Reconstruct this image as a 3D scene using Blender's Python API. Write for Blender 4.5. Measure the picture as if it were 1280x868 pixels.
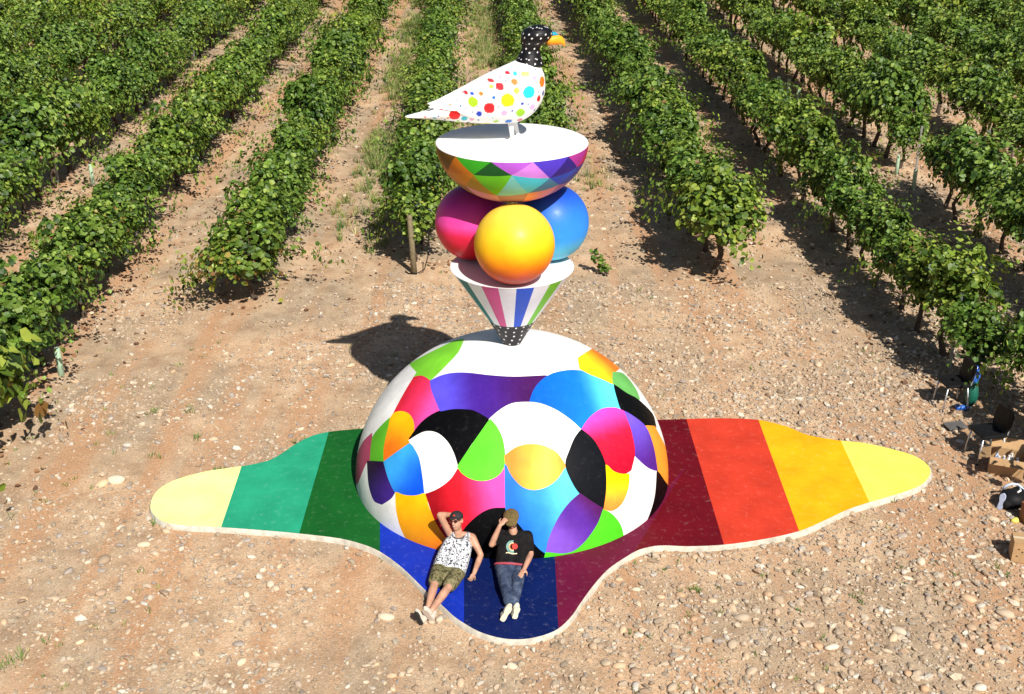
import bpy, bmesh, math, random
import numpy as np
from mathutils import Vector, Matrix
from mathutils.geometry import delaunay_2d_cdt
from mathutils.bvhtree import BVHTree

for o in list(bpy.data.objects):
    bpy.data.objects.remove(o)
scene = bpy.context.scene
C = scene.collection
random.seed(7)
rng = np.random.default_rng(11)
R_ = math.radians

# ------------------------------------------------------------------ camera
FPX, CAM_H, HORIZON = 1500.0, 9.3, -240.0          # focal length in photo pixels, height, horizon row
PITCH = math.atan((434 - HORIZON) / FPX)
cam_d = bpy.data.cameras.new('camera')
cam_d.sensor_width = 36.0
cam_d.lens = FPX / 1280 * 36
cam_d.clip_end = 3000
cam = bpy.data.objects.new('camera', cam_d)
cam.location = (0, 0, CAM_H)
cam.rotation_euler = (math.pi / 2 - PITCH, 0, 0)
C.objects.link(cam)
scene.camera = cam

# ------------------------------------------------------------------ light
SUN_EL, SHADOW_AZ = R_(45), R_(113)
sun_to = Vector((-math.cos(SHADOW_AZ) * math.cos(SUN_EL), -math.sin(SHADOW_AZ) * math.cos(SUN_EL), math.sin(SUN_EL)))
world = bpy.data.worlds.new('World')
scene.world = world
world.use_nodes = True
wn = world.node_tree.nodes
bg = wn['Background']
sky = wn.new('ShaderNodeTexSky')
sky.sky_type = 'NISHITA'
sky.sun_disc = False
sky.sun_elevation = SUN_EL
sky.sun_rotation = math.atan2(sun_to.x, sun_to.y)
world.node_tree.links.new(sky.outputs[0], bg.inputs[0])
bg.inputs[1].default_value = 0.05
sl = bpy.data.lights.new('sun', 'SUN')
sl.energy = 5.0
sl.angle = R_(0.5)
sl.color = (1.0, 0.955, 0.88)
so = bpy.data.objects.new('sun', sl)
so.rotation_euler = sun_to.to_track_quat('Z', 'Y').to_euler()
so.location = (6, -4, 30)
C.objects.link(so)
scene.view_settings.view_transform = 'Standard'
scene.view_settings.look = 'None'
scene.view_settings.exposure = 0.36
scene.view_settings.gamma = 1.0
scene.view_settings.use_curve_mapping = False

# ------------------------------------------------------------------ photo pixel -> place helpers
CF = np.array([0, math.cos(PITCH), -math.sin(PITCH)])
CU = np.array([0, math.sin(PITCH), math.cos(PITCH)])
CR = np.array([1.0, 0, 0])
CO = np.array([0, 0, CAM_H])
def ray(x, y): return CF + CR * (x - 640) / FPX - CU * (y - 434) / FPX
def on_z(x, y, z=0.0):
    d = ray(x, y); return CO + d * ((z - CAM_H) / d[2])
def on_y(x, y, Y):
    d = ray(x, y); return CO + d * (Y / d[1])
def proj(P):
    v = np.asarray(P, float) - CO; d = v @ CF
    return 640 + FPX * (v @ CR) / d, 434 - FPX * (v @ CU) / d

# ------------------------------------------------------------------ mesh helpers
def lin(c):
    out = []
    for v in c[:3]:
        v = v / 255.0
        out.append(v / 12.92 if v <= 0.04045 else ((v + 0.055) / 1.055) ** 2.4)
    return tuple(out)

def make_mesh(name, verts, faces, mat=None, smooth=True, cols=None):
    me = bpy.data.meshes.new(name)
    me.from_pydata([tuple(v) for v in verts], [], [tuple(f) for f in faces])
    if smooth:
        me.polygons.foreach_set('use_smooth', [True] * len(me.polygons))
    if cols is not None:
        a = me.color_attributes.new('Col', 'FLOAT_COLOR', 'POINT')
        arr = np.ones((len(verts), 4), np.float32)
        arr[:, :3] = np.asarray(cols, np.float32)[:, :3]
        a.data.foreach_set('color', arr.ravel())
    if mat: me.materials.append(mat)
    me.update()
    return me

def tri_mesh(name, V, F, mat, cols=None, smooth=True, fcol=None):
    """fast builder for big triangle/quad soups held in numpy arrays"""
    me = bpy.data.meshes.new(name)
    V = np.asarray(V, np.float32); F = np.asarray(F, np.int32)
    n = F.shape[1]
    me.vertices.add(len(V)); me.vertices.foreach_set('co', V.ravel())
    me.loops.add(F.size); me.loops.foreach_set('vertex_index', F.ravel())
    me.polygons.add(len(F))
    me.polygons.foreach_set('loop_start', np.arange(0, F.size, n, dtype=np.int32))
    me.polygons.foreach_set('loop_total', np.full(len(F), n, np.int32))
    me.polygons.foreach_set('use_smooth', np.full(len(F), smooth))
    if cols is not None:
        a = me.color_attributes.new('Col', 'FLOAT_COLOR', 'POINT')
        arr = np.ones((len(V), 4), np.float32); arr[:, :3] = cols
        a.data.foreach_set('color', arr.ravel())
    me.materials.append(mat)
    me.update(calc_edges=True)
    me.validate()
    return me

def link(name, data, parent=None, loc=None, **props):
    o = bpy.data.objects.new(name, data)
    C.objects.link(o)
    if parent is not None: o.parent = parent
    if loc is not None: o.location = loc
    for k, v in props.items(): o[k] = v
    return o

def thing(name, label, cat, loc=(0, 0, 0), group=None, rz=0.0):
    o = bpy.data.objects.new(name, None)
    o.empty_display_size = 0.2
    C.objects.link(o)
    o.location = loc; o.rotation_euler = (0, 0, rz)
    o['label'] = label; o['category'] = cat
    if group: o['group'] = group
    return o

class MB:
    """collects simple solids into one mesh"""
    def __init__(s): s.v = []; s.f = []; s.c = []
    def add(s, v, f, col=None):
        b = len(s.v); s.v += [tuple(p) for p in v]; s.f += [tuple(b + i for i in q) for q in f]
        s.c += [col or (1, 1, 1)] * len(v)
    def box(s, cx, cy, cz, sx, sy, sz, M=None, col=None):
        v = []
        for x in (-1, 1):
            for y in (-1, 1):
                for z in (-1, 1):
                    p = Vector((x * sx / 2, y * sy / 2, z * sz / 2))
                    if M is not None: p = M @ p
                    v.append((cx + p.x, cy + p.y, cz + p.z))
        s.add(v, [(0, 1, 3, 2), (4, 6, 7, 5), (0, 4, 5, 1), (2, 3, 7, 6), (0, 2, 6, 4), (1, 5, 7, 3)], col)
    def tube(s, pts, rad, seg=8, caps=True, col=None):
        pts = [Vector(p) for p in pts]
        if not hasattr(rad, '__len__'): rad = [rad] * len(pts)
        v = []; f = []
        up = None
        for i, p in enumerate(pts):
            t = (pts[min(i + 1, len(pts) - 1)] - pts[max(i - 1, 0)]).normalized()
            if up is None:
                up = t.orthogonal().normalized()
            up = (up - t * up.dot(t)).normalized()
            w = t.cross(up)
            for k in range(seg):
                a = 2 * math.pi * k / seg
                v.append(p + (up * math.cos(a) + w * math.sin(a)) * rad[i])
        for i in range(len(pts) - 1):
            for k in range(seg):
                a, b = i * seg + k, i * seg + (k + 1) % seg
                f.append((a, b, b + seg, a + seg))
        if caps:
            f.append(tuple(reversed(range(seg))))
            n = (len(pts) - 1) * seg
            f.append(tuple(range(n, n + seg)))
        s.add(v, f, col)
    def capsule(s, p0, p1, r0, r1, seg=14):
        p0 = Vector(p0); p1 = Vector(p1)
        t = (p1 - p0).normalized() if (p1 - p0).length > 1e-6 else Vector((0, 0, 1))
        pts = []; rr = []
        for a in (-88, -60, -30, 0):
            pts.append(p0 + t * (r0 * math.sin(R_(a)))); rr.append(r0 * math.cos(R_(a)))
        for a in (0, 30, 60, 88):
            pts.append(p1 + t * (r1 * math.sin(R_(a)))); rr.append(r1 * math.cos(R_(a)))
        s.tube(pts, rr, seg)
    def ellipsoid(s, c, ax, M=None, nu=20, nv=12):
        v = []; f = []
        c = Vector(c)
        for j in range(1, nv):
            t = math.pi * j / nv
            for i in range(nu):
                a = 2 * math.pi * i / nu
                p = Vector((ax[0] * math.sin(t) * math.cos(a), ax[1] * math.sin(t) * math.sin(a), ax[2] * math.cos(t)))
                v.append(c + (M @ p if M is not None else p))
        top = Vector((0, 0, ax[2])); bot = Vector((0, 0, -ax[2]))
        v.append(c + (M @ top if M is not None else top)); v.append(c + (M @ bot if M is not None else bot))
        n = len(v)
        for j in range(nv - 2):
            for i in range(nu):
                a, b = j * nu + i, j * nu + (i + 1) % nu
                f.append((a, a + nu, b + nu, b))
        for i in range(nu):
            f.append((n - 2, i, (i + 1) % nu))
            k = (nv - 2) * nu
            f.append((n - 1, k + (i + 1) % nu, k + i))
        s.add(v, f)
    def mesh(s, name, mat, smooth=False, cols=False):
        return make_mesh(name, s.v, s.f, mat, smooth, s.c if cols else None)
    def build(s, name, mat, parent=None, smooth=False, cols=False, **props):
        return link(name, s.mesh(name, mat, smooth, cols), parent, **props)

def lathe(profile, seg=96, a0=0.0):
    v = []; f = []
    for (r, z) in profile:
        for k in range(seg):
            a = a0 + 2 * math.pi * k / seg
            v.append((r * math.cos(a), r * math.sin(a), z))
    for i in range(len(profile) - 1):
        for k in range(seg):
            a, b = i * seg + k, i * seg + (k + 1) % seg
            f.append((a, b, b + seg, a + seg))
    return v, f

def remesh(name, mb, voxel, mat, parent, smooth_it=4, **props):
    """fuses the collected solids into one continuous skin"""
    me = mb.mesh(name + '_raw', None)
    o = bpy.data.objects.new(name + '_tmp', me)
    C.objects.link(o)
    m = o.modifiers.new('r', 'REMESH'); m.mode = 'VOXEL'; m.voxel_size = voxel; m.use_smooth_shade = True
    m = o.modifiers.new('s', 'SMOOTH'); m.factor = 0.5; m.iterations = smooth_it
    dg = bpy.context.evaluated_depsgraph_get()
    res = bpy.data.meshes.new_from_object(o.evaluated_get(dg))
    res.name = name
    bpy.data.objects.remove(o); bpy.data.meshes.remove(me)
    res.materials.clear()
    if mat: res.materials.append(mat)
    res.polygons.foreach_set('use_smooth', [True] * len(res.polygons))
    return link(name, res, parent, **props)

def vnoise(x, y, seed=0):
    """smooth value noise in [-1,1]"""
    x = np.asarray(x, float); y = np.asarray(y, float)
    xi = np.floor(x).astype(np.int64); yi = np.floor(y).astype(np.int64)
    xf = x - xi; yf = y - yi
    def h(a, b):
        n = (a * 374761393 + b * 668265263 + seed * 982451653) & 0x7fffffff
        n = ((n ^ (n >> 13)) * 1274126177) & 0x7fffffff
        return ((n ^ (n >> 16)) & 0xffff) / 32767.5 - 1
    u = xf * xf * (3 - 2 * xf); w = yf * yf * (3 - 2 * yf)
    return (h(xi, yi) * (1 - u) + h(xi + 1, yi) * u) * (1 - w) + (h(xi, yi + 1) * (1 - u) + h(xi + 1, yi + 1) * u) * w

def ccw(ids, pts):
    A = sum(pts[ids[i]][0]*pts[ids[(i+1) % len(ids)]][1] - pts[ids[(i+1) % len(ids)]][0]*pts[ids[i]][1] for i in range(len(ids)))
    return ids if A > 0 else ids[::-1]

# ------------------------------------------------------------------ materials
def new_mat(name):
    m = bpy.data.materials.new(name); m.use_nodes = True
    nt = m.node_tree
    return m, nt, nt.nodes['Principled BSDF']

def N(nt, t, **kw):
    n = nt.nodes.new(t)
    for k, v in kw.items(): setattr(n, k, v)
    return n

def noise_node(nt, scale, detail=4, coord='Object', rough=0.55):
    tc = N(nt, 'ShaderNodeTexCoord'); n = N(nt, 'ShaderNodeTexNoise')
    n.inputs['Scale'].default_value = scale; n.inputs['Detail'].default_value = detail
    n.inputs['Roughness'].default_value = rough
    nt.links.new(tc.outputs[coord], n.inputs['Vector'])
    return n

def ramp(nt, fac, stops, interp='LINEAR'):
    r = N(nt, 'ShaderNodeValToRGB'); r.color_ramp.interpolation = interp
    while len(r.color_ramp.elements) < len(stops): r.color_ramp.elements.new(0.5)
    for e, (p, c) in zip(r.color_ramp.elements, stops):
        e.position = p; e.color = (c[0], c[1], c[2], 1)
    nt.links.new(fac, r.inputs['Fac'])
    return r

def mix(nt, kind, fac, a, b):
    m = N(nt, 'ShaderNodeMix', data_type='RGBA', blend_type=kind)
    for sock, val in ((m.inputs[0], fac), (m.inputs[6], a), (m.inputs[7], b)):
        if hasattr(val, 'is_linked'): nt.links.new(val, sock)
        elif isinstance(val, (int, float)): sock.default_value = val
        else: sock.default_value = (val[0], val[1], val[2], 1)
    return m.outputs[2]

def bump(nt, bsdf, height, strength=0.3, dist=0.02):
    b = N(nt, 'ShaderNodeBump'); b.inputs['Strength'].default_value = strength
    b.inputs['Distance'].default_value = dist
    nt.links.new(height, b.inputs['Height']); nt.links.new(b.outputs[0], bsdf.inputs['Normal'])

def paint_mat(name, rough=0.42, wear=0.12, wear_col=(0.75, 0.75, 0.72), scale=5.0, bstr=0.06, coat=0.0, spec=0.1):
    """hand-brushed paint: colour from the 'Col' attribute with brush streaks and faint scuffs"""
    m, nt, b = new_mat(name)
    at = N(nt, 'ShaderNodeAttribute', attribute_name='Col')
    n1 = noise_node(nt, scale, 5)
    r1 = ramp(nt, n1.outputs[0], [(0.28, (0.80, 0.80, 0.80)), (0.7, (1.07, 1.07, 1.07))])
    c = mix(nt, 'MULTIPLY', 1.0, at.outputs['Color'], r1.outputs[0])
    n2 = noise_node(nt, scale * 4, 8, rough=0.75)
    r2 = ramp(nt, n2.outputs[0], [(0.56, (0, 0, 0)), (0.82, (wear,) * 3)])
    c = mix(nt, 'MIX', r2.outputs[0], c, wear_col)
    nt.links.new(c, b.inputs['Base Color'])
    rr = ramp(nt, n2.outputs[0], [(0.3, (rough - .07,) * 3), (0.7, (rough + .12,) * 3)])
    nt.links.new(rr.outputs[0], b.inputs['Roughness'])
    n3 = noise_node(nt, 40, 4)
    bump(nt, b, n3.outputs[0], bstr, 0.01)
    b.inputs['Specular IOR Level'].default_value = spec
    if coat: b.inputs['Coat Weight'].default_value = coat; b.inputs['Coat Roughness'].default_value = 0.25
    return m

M_dome = paint_mat('dome_paint', 0.5, 0.03, scale=3.0, bstr=0.10)
M_plat = paint_mat('platform_paint', 0.6, 0.22, (0.62, 0.62, 0.58), scale=2.5, bstr=0.25)
M_gloss = paint_mat('gloss_paint', 0.46, 0.02, scale=2.0, bstr=0.03, coat=0.05, spec=0.3)

def simple_mat(name, col, rough=0.7, var=0.2, scale=12, metallic=0.0, bstr=0.1, spec=None):
    m, nt, b = new_mat(name)
    n = noise_node(nt, scale, 5)
    lo = tuple(c * (1 - var) for c in col); hi = tuple(min(1, c * (1 + var)) for c in col)
    r = ramp(nt, n.outputs[0], [(0.3, lo), (0.7, hi)])
    nt.links.new(r.outputs[0], b.inputs['Base Color'])
    b.inputs['Roughness'].default_value = rough; b.inputs['Metallic'].default_value = metallic
    if spec is not None: b.inputs['Specular IOR Level'].default_value = spec
    bump(nt, b, n.outputs[0], bstr, 0.01)
    return m

M_cement = simple_mat('white_cement_edge', (0.52, 0.475, 0.39), 0.9, 0.25, 9, bstr=0.5)
M_white = simple_mat('white_paint', (0.80, 0.80, 0.79), 0.5, 0.03, 3, bstr=0.05)
M_bark = simple_mat('vine_bark', (0.075, 0.052, 0.036), 0.95, 0.5, 40, bstr=0.8)
M_post = simple_mat('weathered_wood', (0.20, 0.16, 0.09), 0.9, 0.35, 25, bstr=0.5)
M_steel = simple_mat('galvanised_steel', (0.55, 0.57, 0.60), 0.4, 0.15, 20, metallic=0.8)
M_tubeg = simple_mat('pale_green_plastic', (0.40, 0.56, 0.40), 0.5, 0.15, 8)
M_skin = simple_mat('skin', (0.47, 0.25, 0.16), 0.55, 0.24, 9, bstr=0.08)
M_black = simple_mat('black_plastic', (0.010, 0.010, 0.011), 0.55, 0.2, 10, spec=0.12)
M_card = simple_mat('cardboard', (0.44, 0.27, 0.13), 0.85, 0.12, 8)
M_blue = simple_mat('blue_plastic', (0.03, 0.14, 0.55), 0.35, 0.2, 9)
M_green = simple_mat('dark_green_plastic', (0.01, 0.12, 0.08), 0.4, 0.2, 9)
M_clear = simple_mat('pale_blue_plastic', (0.48, 0.55, 0.72), 0.3, 0.2, 30)
M_yell = simple_mat('yellow_plastic', (0.75, 0.66, 0.12), 0.5, 0.1, 9)
M_rust = simple_mat('rust_brown_board', (0.26, 0.10, 0.04), 0.8, 0.2, 9)
M_ink = simple_mat('printed_ink', (0.05, 0.035, 0.02), 0.8, 0.1, 9)

def leaf_mat():
    m, nt, b = new_mat('vine_leaf')
    at = N(nt, 'ShaderNodeAttribute', attribute_name='Col')
    oi = N(nt, 'ShaderNodeObjectInfo')
    r = ramp(nt, oi.outputs['Random'], [(0, (0.78, 0.86, 0.8)), (0.55, (1.0, 1.0, 1.0)), (1, (1.22, 1.08, 0.85))])
    c = mix(nt, 'MULTIPLY', 1.0, at.outputs['Color'], r.outputs[0])
    nt.links.new(c, b.inputs['Base Color'])
    b.inputs['Roughness'].default_value = 0.5
    b.inputs['Specular IOR Level'].default_value = 0.4
    tr = N(nt, 'ShaderNodeBsdfTranslucent')
    c2 = mix(nt, 'MULTIPLY', 1.0, c, (1.5, 1.35, 0.5))
    nt.links.new(c2, tr.inputs['Color'])
    ms = N(nt, 'ShaderNodeMixShader'); ms.inputs[0].default_value = 0.15
    out = nt.nodes['Material Output']
    nt.links.new(b.outputs[0], ms.inputs[1]); nt.links.new(tr.outputs[0], ms.inputs[2])
    nt.links.new(ms.outputs[0], out.inputs['Surface'])
    return m
M_leaf = leaf_mat()

def stone_mat():
    m, nt, b = new_mat('cobble')
    at = N(nt, 'ShaderNodeAttribute', attribute_name='Col')
    oi = N(nt, 'ShaderNodeObjectInfo')
    n = noise_node(nt, 22, 4)
    r = ramp(nt, n.outputs[0], [(0.3, (0.78, 0.76, 0.74)), (0.7, (1.08, 1.06, 1.04))])
    c = mix(nt, 'MULTIPLY', 1.0, at.outputs['Color'], r.outputs[0])
    r2 = ramp(nt, oi.outputs['Random'], [(0, (0.75, 0.74, 0.76)), (0.5, (1, 1, 1)), (1, (1.12, 0.98, 0.86))])
    c = mix(nt, 'MULTIPLY', 1.0, c, r2.outputs[0])
    nt.links.new(c, b.inputs['Base Color']); b.inputs['Roughness'].default_value = 0.85
    bump(nt, b, n.outputs[0], 0.3, 0.01)
    return m
M_stone = stone_mat()

def grass_mat():
    m, nt, b = new_mat('weeds')
    at = N(nt, 'ShaderNodeAttribute', attribute_name='Col')
    nt.links.new(at.outputs['Color'], b.inputs['Base Color']); b.inputs['Roughness'].default_value = 0.7
    return m
M_grass = grass_mat()

def ground_mat():
    m, nt, b = new_mat('stony_soil')
    big = noise_node(nt, 0.35, 5)
    mid = noise_node(nt, 2.2, 6, rough=0.6)
    fine = noise_node(nt, 55, 6, rough=0.75)
    soil = ramp(nt, mid.outputs[0], [(0.30, (0.37, 0.225, 0.132)), (0.48, (0.51, 0.345, 0.215)), (0.72, (0.585, 0.43, 0.285))])
    tan = ramp(nt, mid.outputs[0], [(0.30, (0.27, 0.195, 0.13)), (0.55, (0.39, 0.295, 0.20)), (0.75, (0.50, 0.395, 0.28))])
    fb = ramp(nt, big.outputs[0], [(0.40, (0, 0, 0)), (0.58, (1, 1, 1))])
    c = mix(nt, 'MIX', fb.outputs[0], soil.outputs[0], tan.outputs[0])
    # long rust-red streaks where wheels turned the soil along the rows
    tcs = N(nt, 'ShaderNodeTexCoord'); mp_ = N(nt, 'ShaderNodeMapping'); mp_.inputs['Scale'].default_value = (1.5, 0.10, 1)
    ns = N(nt, 'ShaderNodeTexNoise'); ns.inputs['Scale'].default_value = 1.0; ns.inputs['Detail'].default_value = 6
    nt.links.new(tcs.outputs['Object'], mp_.inputs['Vector']); nt.links.new(mp_.outputs[0], ns.inputs['Vector'])
    rs = ramp(nt, ns.outputs[0], [(0.48, (0, 0, 0)), (0.62, (0.75, 0.75, 0.75))])
    c = mix(nt, 'MIX', rs.outputs[0], c, (0.45, 0.25, 0.135))
    # pebble flecks too small to model
    tc = N(nt, 'ShaderNodeTexCoord'); vo = N(nt, 'ShaderNodeTexVoronoi')
    vo.inputs['Scale'].default_value = 48
    nt.links.new(tc.outputs['Object'], vo.inputs['Vector'])
    fl = ramp(nt, vo.outputs['Color'], [(0.0, (0.74, 0.72, 0.70)), (0.45, (1.02, 1.02, 1.02)), (1.0, (1.3, 1.29, 1.25))])
    c = mix(nt, 'MULTIPLY', 0.75, c, fl.outputs[0])
    ff = ramp(nt, fine.outputs[0], [(0.32, (0.80, 0.77, 0.74)), (0.60, (1.14, 1.14, 1.13))])
    c = mix(nt, 'MULTIPLY', 0.9, c, ff.outputs[0])
    nt.links.new(c, b.inputs['Base Color']); b.inputs['Roughness'].default_value = 0.95
    b.inputs['Specular IOR Level'].default_value = 0.2
    vb = N(nt, 'ShaderNodeMath', operation='ADD')
    nt.links.new(fine.outputs[0], vb.inputs[0])
    inv = N(nt, 'ShaderNodeMath', operation='MULTIPLY'); inv.inputs[1].default_value = -0.8
    nt.links.new(vo.outputs['Distance'], inv.inputs[0]); nt.links.new(inv.outputs[0], vb.inputs[1])
    bump(nt, b, vb.outputs[0], 0.55, 0.012)
    return m
M_ground = ground_mat()

# ------------------------------------------------------------------ ground
AX, AY = 0.0, 15.88                                   # sculpture axis
ROW_X0, ROW_DX, ROW_SLOPE = -2.13, 3.3, -0.0274
def row_x(k, Y): return ROW_X0 + ROW_DX * k + ROW_SLOPE * (Y - 24)

def height(x, y):
    x = np.asarray(x, float); y = np.asarray(y, float)
    h = 0.030 * vnoise(x * 0.5, y * 0.5, 1) + 0.018 * vnoise(x * 1.7, y * 1.7, 2) + 0.010 * vnoise(x * 5, y * 5, 3)
    ph = ((x - ROW_X0 - ROW_SLOPE * (y - 24)) / ROW_DX) % 1.0
    near_row = np.minimum(ph, 1 - ph) * ROW_DX
    inrow = np.clip((y - 21) / 4, 0, 1)
    h = h + inrow * (0.07 * np.exp(-(near_row / 0.45) ** 2) - 0.075 * np.exp(-((near_row - 1.0) / 0.2) ** 2))
    # levelled pad below the platform
    d = np.maximum(np.abs(x - 0.4) / 6.6, np.abs(y - 15.0) / 3.9)
    k = np.clip((d - 1.0) / 0.35, 0, 1)
    return h * (0.25 + 0.75 * k) + 0.024 * (1 - k)

def dense_axis(lo, hi, step, far):
    a = list(np.arange(lo, hi + 1e-6, step))
    s, v = step, lo
    left = []
    while v > -far:
        s *= 1.5; v -= s; left.append(v)
    s, v = step, hi
    right = []
    while v < far:
        s *= 1.5; v += s; right.append(v)
    return np.array(left[::-1] + a + right)
gx = dense_axis(-30, 30, 0.25, 900); gy = dense_axis(7, 74, 0.25, 900)
GX, GY = np.meshgrid(gx, gy)
GV = np.stack([GX, GY, height(GX, GY)], -1).reshape(-1, 3)
nx, ny = len(gx), len(gy)
ii, jj = np.meshgrid(np.arange(nx - 1), np.arange(ny - 1))
a = (jj * nx + ii).ravel()
GF = np.stack([a, a + 1, a + nx + 1, a + nx], -1)
ground = link('ground', tri_mesh('ground', GV, GF, M_ground), kind='structure')

# ------------------------------------------------------------------ platform
def spline_closed(P, sub=6, corner=50):
    P = [np.array(p, float) for p in P]; n = len(P); out = []
    tang = []
    for i in range(n):
        a = P[i] - P[i - 1]; b = P[(i + 1) % n] - P[i]
        ca = np.dot(a, b) / (np.linalg.norm(a) * np.linalg.norm(b) + 1e-9)
        if math.degrees(math.acos(max(-1, min(1, ca)))) > corner: tang.append(None)
        else: tang.append((P[(i + 1) % n] - P[i - 1]) / 2)
    for i in range(n):
        p0, p1 = P[i], P[(i + 1) % n]
        L = np.linalg.norm(p1 - p0)
        def fit(t, d): 
            if t is None: return d
            m = np.linalg.norm(t); return t / (m + 1e-9) * min(m, L)
        t0 = fit(tang[i], p1 - p0); t1 = fit(tang[(i + 1) % n], p1 - p0)
        for s in range(sub):
            u = s / sub
            out.append((2*u**3-3*u**2+1)*p0 + (u**3-2*u**2+u)*t0 + (-2*u**3+3*u**2)*p1 + (u**3-u**2)*t1)
    return out

SLAB_Z = 0.10
slab_px = [(188,634),(193,618),(205,607),(225,598),(260,589),(302,583),(335,576),(352,567),(370,555),(390,545),(411,540),
 (440,537),(470,535),(560,532),(640,529),(720,527),(818,525),(858,524),(900,523),(948,525),(985,534),(1010,544),(1051,551),(1080,554),
 (1112,561),(1140,569),(1157,579),(1163,588),(1160,598),(1150,607),(1128,616),(1087,628),(1060,637),(1030,651),(999,664),
 (955,674),(905,681),(860,683),(825,682),(800,687),(780,698),(760,712),(741,733),(725,755),(714,771),(698,786),(680,794),
 (655,799),(628,798),(600,790),(580,779),(567,770),(553,757),(532,738),(502,709),(474,689),(452,680),(424,673),(374,667),
 (330,663),(275,659),(235,657),(207,653),(194,645)]
outline = [on_z(x, y, SLAB_Z)[:2] for x, y in slab_px]
outline = spline_closed(outline, 4, 75)
# painted bands: everything between two cutting lines given by pixel pairs on the slab top
cuts_px = [((302,583),(276,660)), ((411,540),(374,667)), ((475,600),(475,690)), ((580,600),(580,779)), ((691,640),(698,786)),
           ((835,620),(792,691)), ((858,524),(905,681)), ((948,525),(999,664)), ((1051,551),(1087,628))]
cuts = [(on_z(*a, SLAB_Z)[:2], on_z(*b, SLAB_Z)[:2]) for a, b in cuts_px]
band_cols = [(243,248,160),(42,158,120),(22,92,36),(20,50,172),(9,28,84),(104,20,52),(102,13,26),(204,62,42),(244,176,22),(252,244,100)]
band_names = ['pale lemon','sea green','dark green','bright blue','navy','plum','dark red','vermilion','amber','light yellow']
platform = thing('platform', 'low spreading concrete platform painted in rainbow bands under the patchwork dome', 'platform', (AX, AY, 0))
def side(p, cut): 
    (a, b) = cut
    return (b[0]-a[0])*(p[1]-a[1]) - (b[1]-a[1])*(p[0]-a[0])
# slab body, edge flared outwards like trowelled cement
mb = MB()
nO = len(outline); ctr = np.mean(outline, axis=0)
rings = []
normals = []
for i in range(nO):
    t = outline[(i+1) % nO] - outline[i-1]; nn = np.array([t[1], -t[0]]); nn /= np.linalg.norm(nn) + 1e-9
    normals.append(nn)
area = sum(outline[i][0]*outline[(i+1)%nO][1]-outline[(i+1)%nO][0]*outline[i][1] for i in range(nO))
sg = 1 if area > 0 else -1
v = []
for off, z in ((0.0, SLAB_Z - 0.004), (0.010, SLAB_Z - 0.015), (0.030, 0.03), (0.055, -0.06)):
    for i in range(nO):
        j = 0.012 * vnoise(i * 0.35, off * 30, 5) if off else 0
        p = outline[i] + sg * normals[i] * (off + j)
        v.append((p[0] - AX, p[1] - AY, z))
f = []
for r in range(3):
    for i in range(nO):
        a, b = r*nO + i, r*nO + (i+1) % nO
        q = (a, a+nO, b+nO, b)
        f.append(q if sg > 0 else q[::-1])
f.append(tuple(range(nO)) if sg > 0 else tuple(reversed(range(nO))))
mb.add(v, f)
mb.build('slab', M_cement, platform, smooth=True)
# bands via one planar partition so that neighbours share their edge exactly
verts2 = [Vector(p) for p in outline]
faces2 = [ccw(list(range(nO)), outline)]
edges2 = []
for (a, b) in cuts:
    d = (b - a); 
    verts2 += [Vector(a - d * (0.6 if abs(a[0]) < 2.3 else 0.25)), Vector(b + d * 0.25)]
    edges2.append((len(verts2)-2, len(verts2)-1))
verts2 += [Vector((-2.25, AY - 0.6)), Vector((2.25, AY - 0.6))]; edges2.append((len(verts2)-2, len(verts2)-1))
vo_, eo_, fo_, ov_, oe_, of_ = delaunay_2d_cdt(verts2, edges2, faces2, 0, 1e-5, True)
groups = {}
for fi, fc in enumerate(fo_):
    if not of_[fi]: continue
    c = sum((vo_[i] for i in fc), Vector((0, 0))) / len(fc)
    k = 0
    # front and rear of the dome use different cut lines; count how many lines lie behind this point
    for ci, cut in enumerate(cuts):
        if ci in (2, 3, 4, 5) and c.y > AY - 0.6: 
            continue
        s = side(c, cut)
        if s > 0: k = ci + 1
    if c.y > AY - 0.6 and 3 <= k <= 6:
        k = 6
    if c.y > AY - 0.6 and k == 2 and c.x > AX: k = 6
    groups.setdefault(k, []).append(fc)
for k, fl in sorted(groups.items()):
    ids = sorted({i for fc in fl for i in fc}); mp = {i: n for n, i in enumerate(ids)}
    vv = [(vo_[i].x - AX, vo_[i].y - AY, SLAB_Z) for i in ids]
    ff = [tuple(mp[i] for i in fc) for fc in fl]
    col = lin(band_cols[k])
    me = make_mesh('painted_band', vv, ff, M_plat, False, [col]*len(vv))
    bm = bmesh.new(); bm.from_mesh(me); bmesh.ops.recalc_face_normals(bm, faces=bm.faces)
    if bm.faces and sum(f_.normal.z for f_ in bm.faces) < 0: bmesh.ops.reverse_faces(bm, faces=bm.faces)
    bm.to_mesh(me); bm.free()
    link('painted_band', me, platform, label=band_names[k] + ' painted band')

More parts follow.
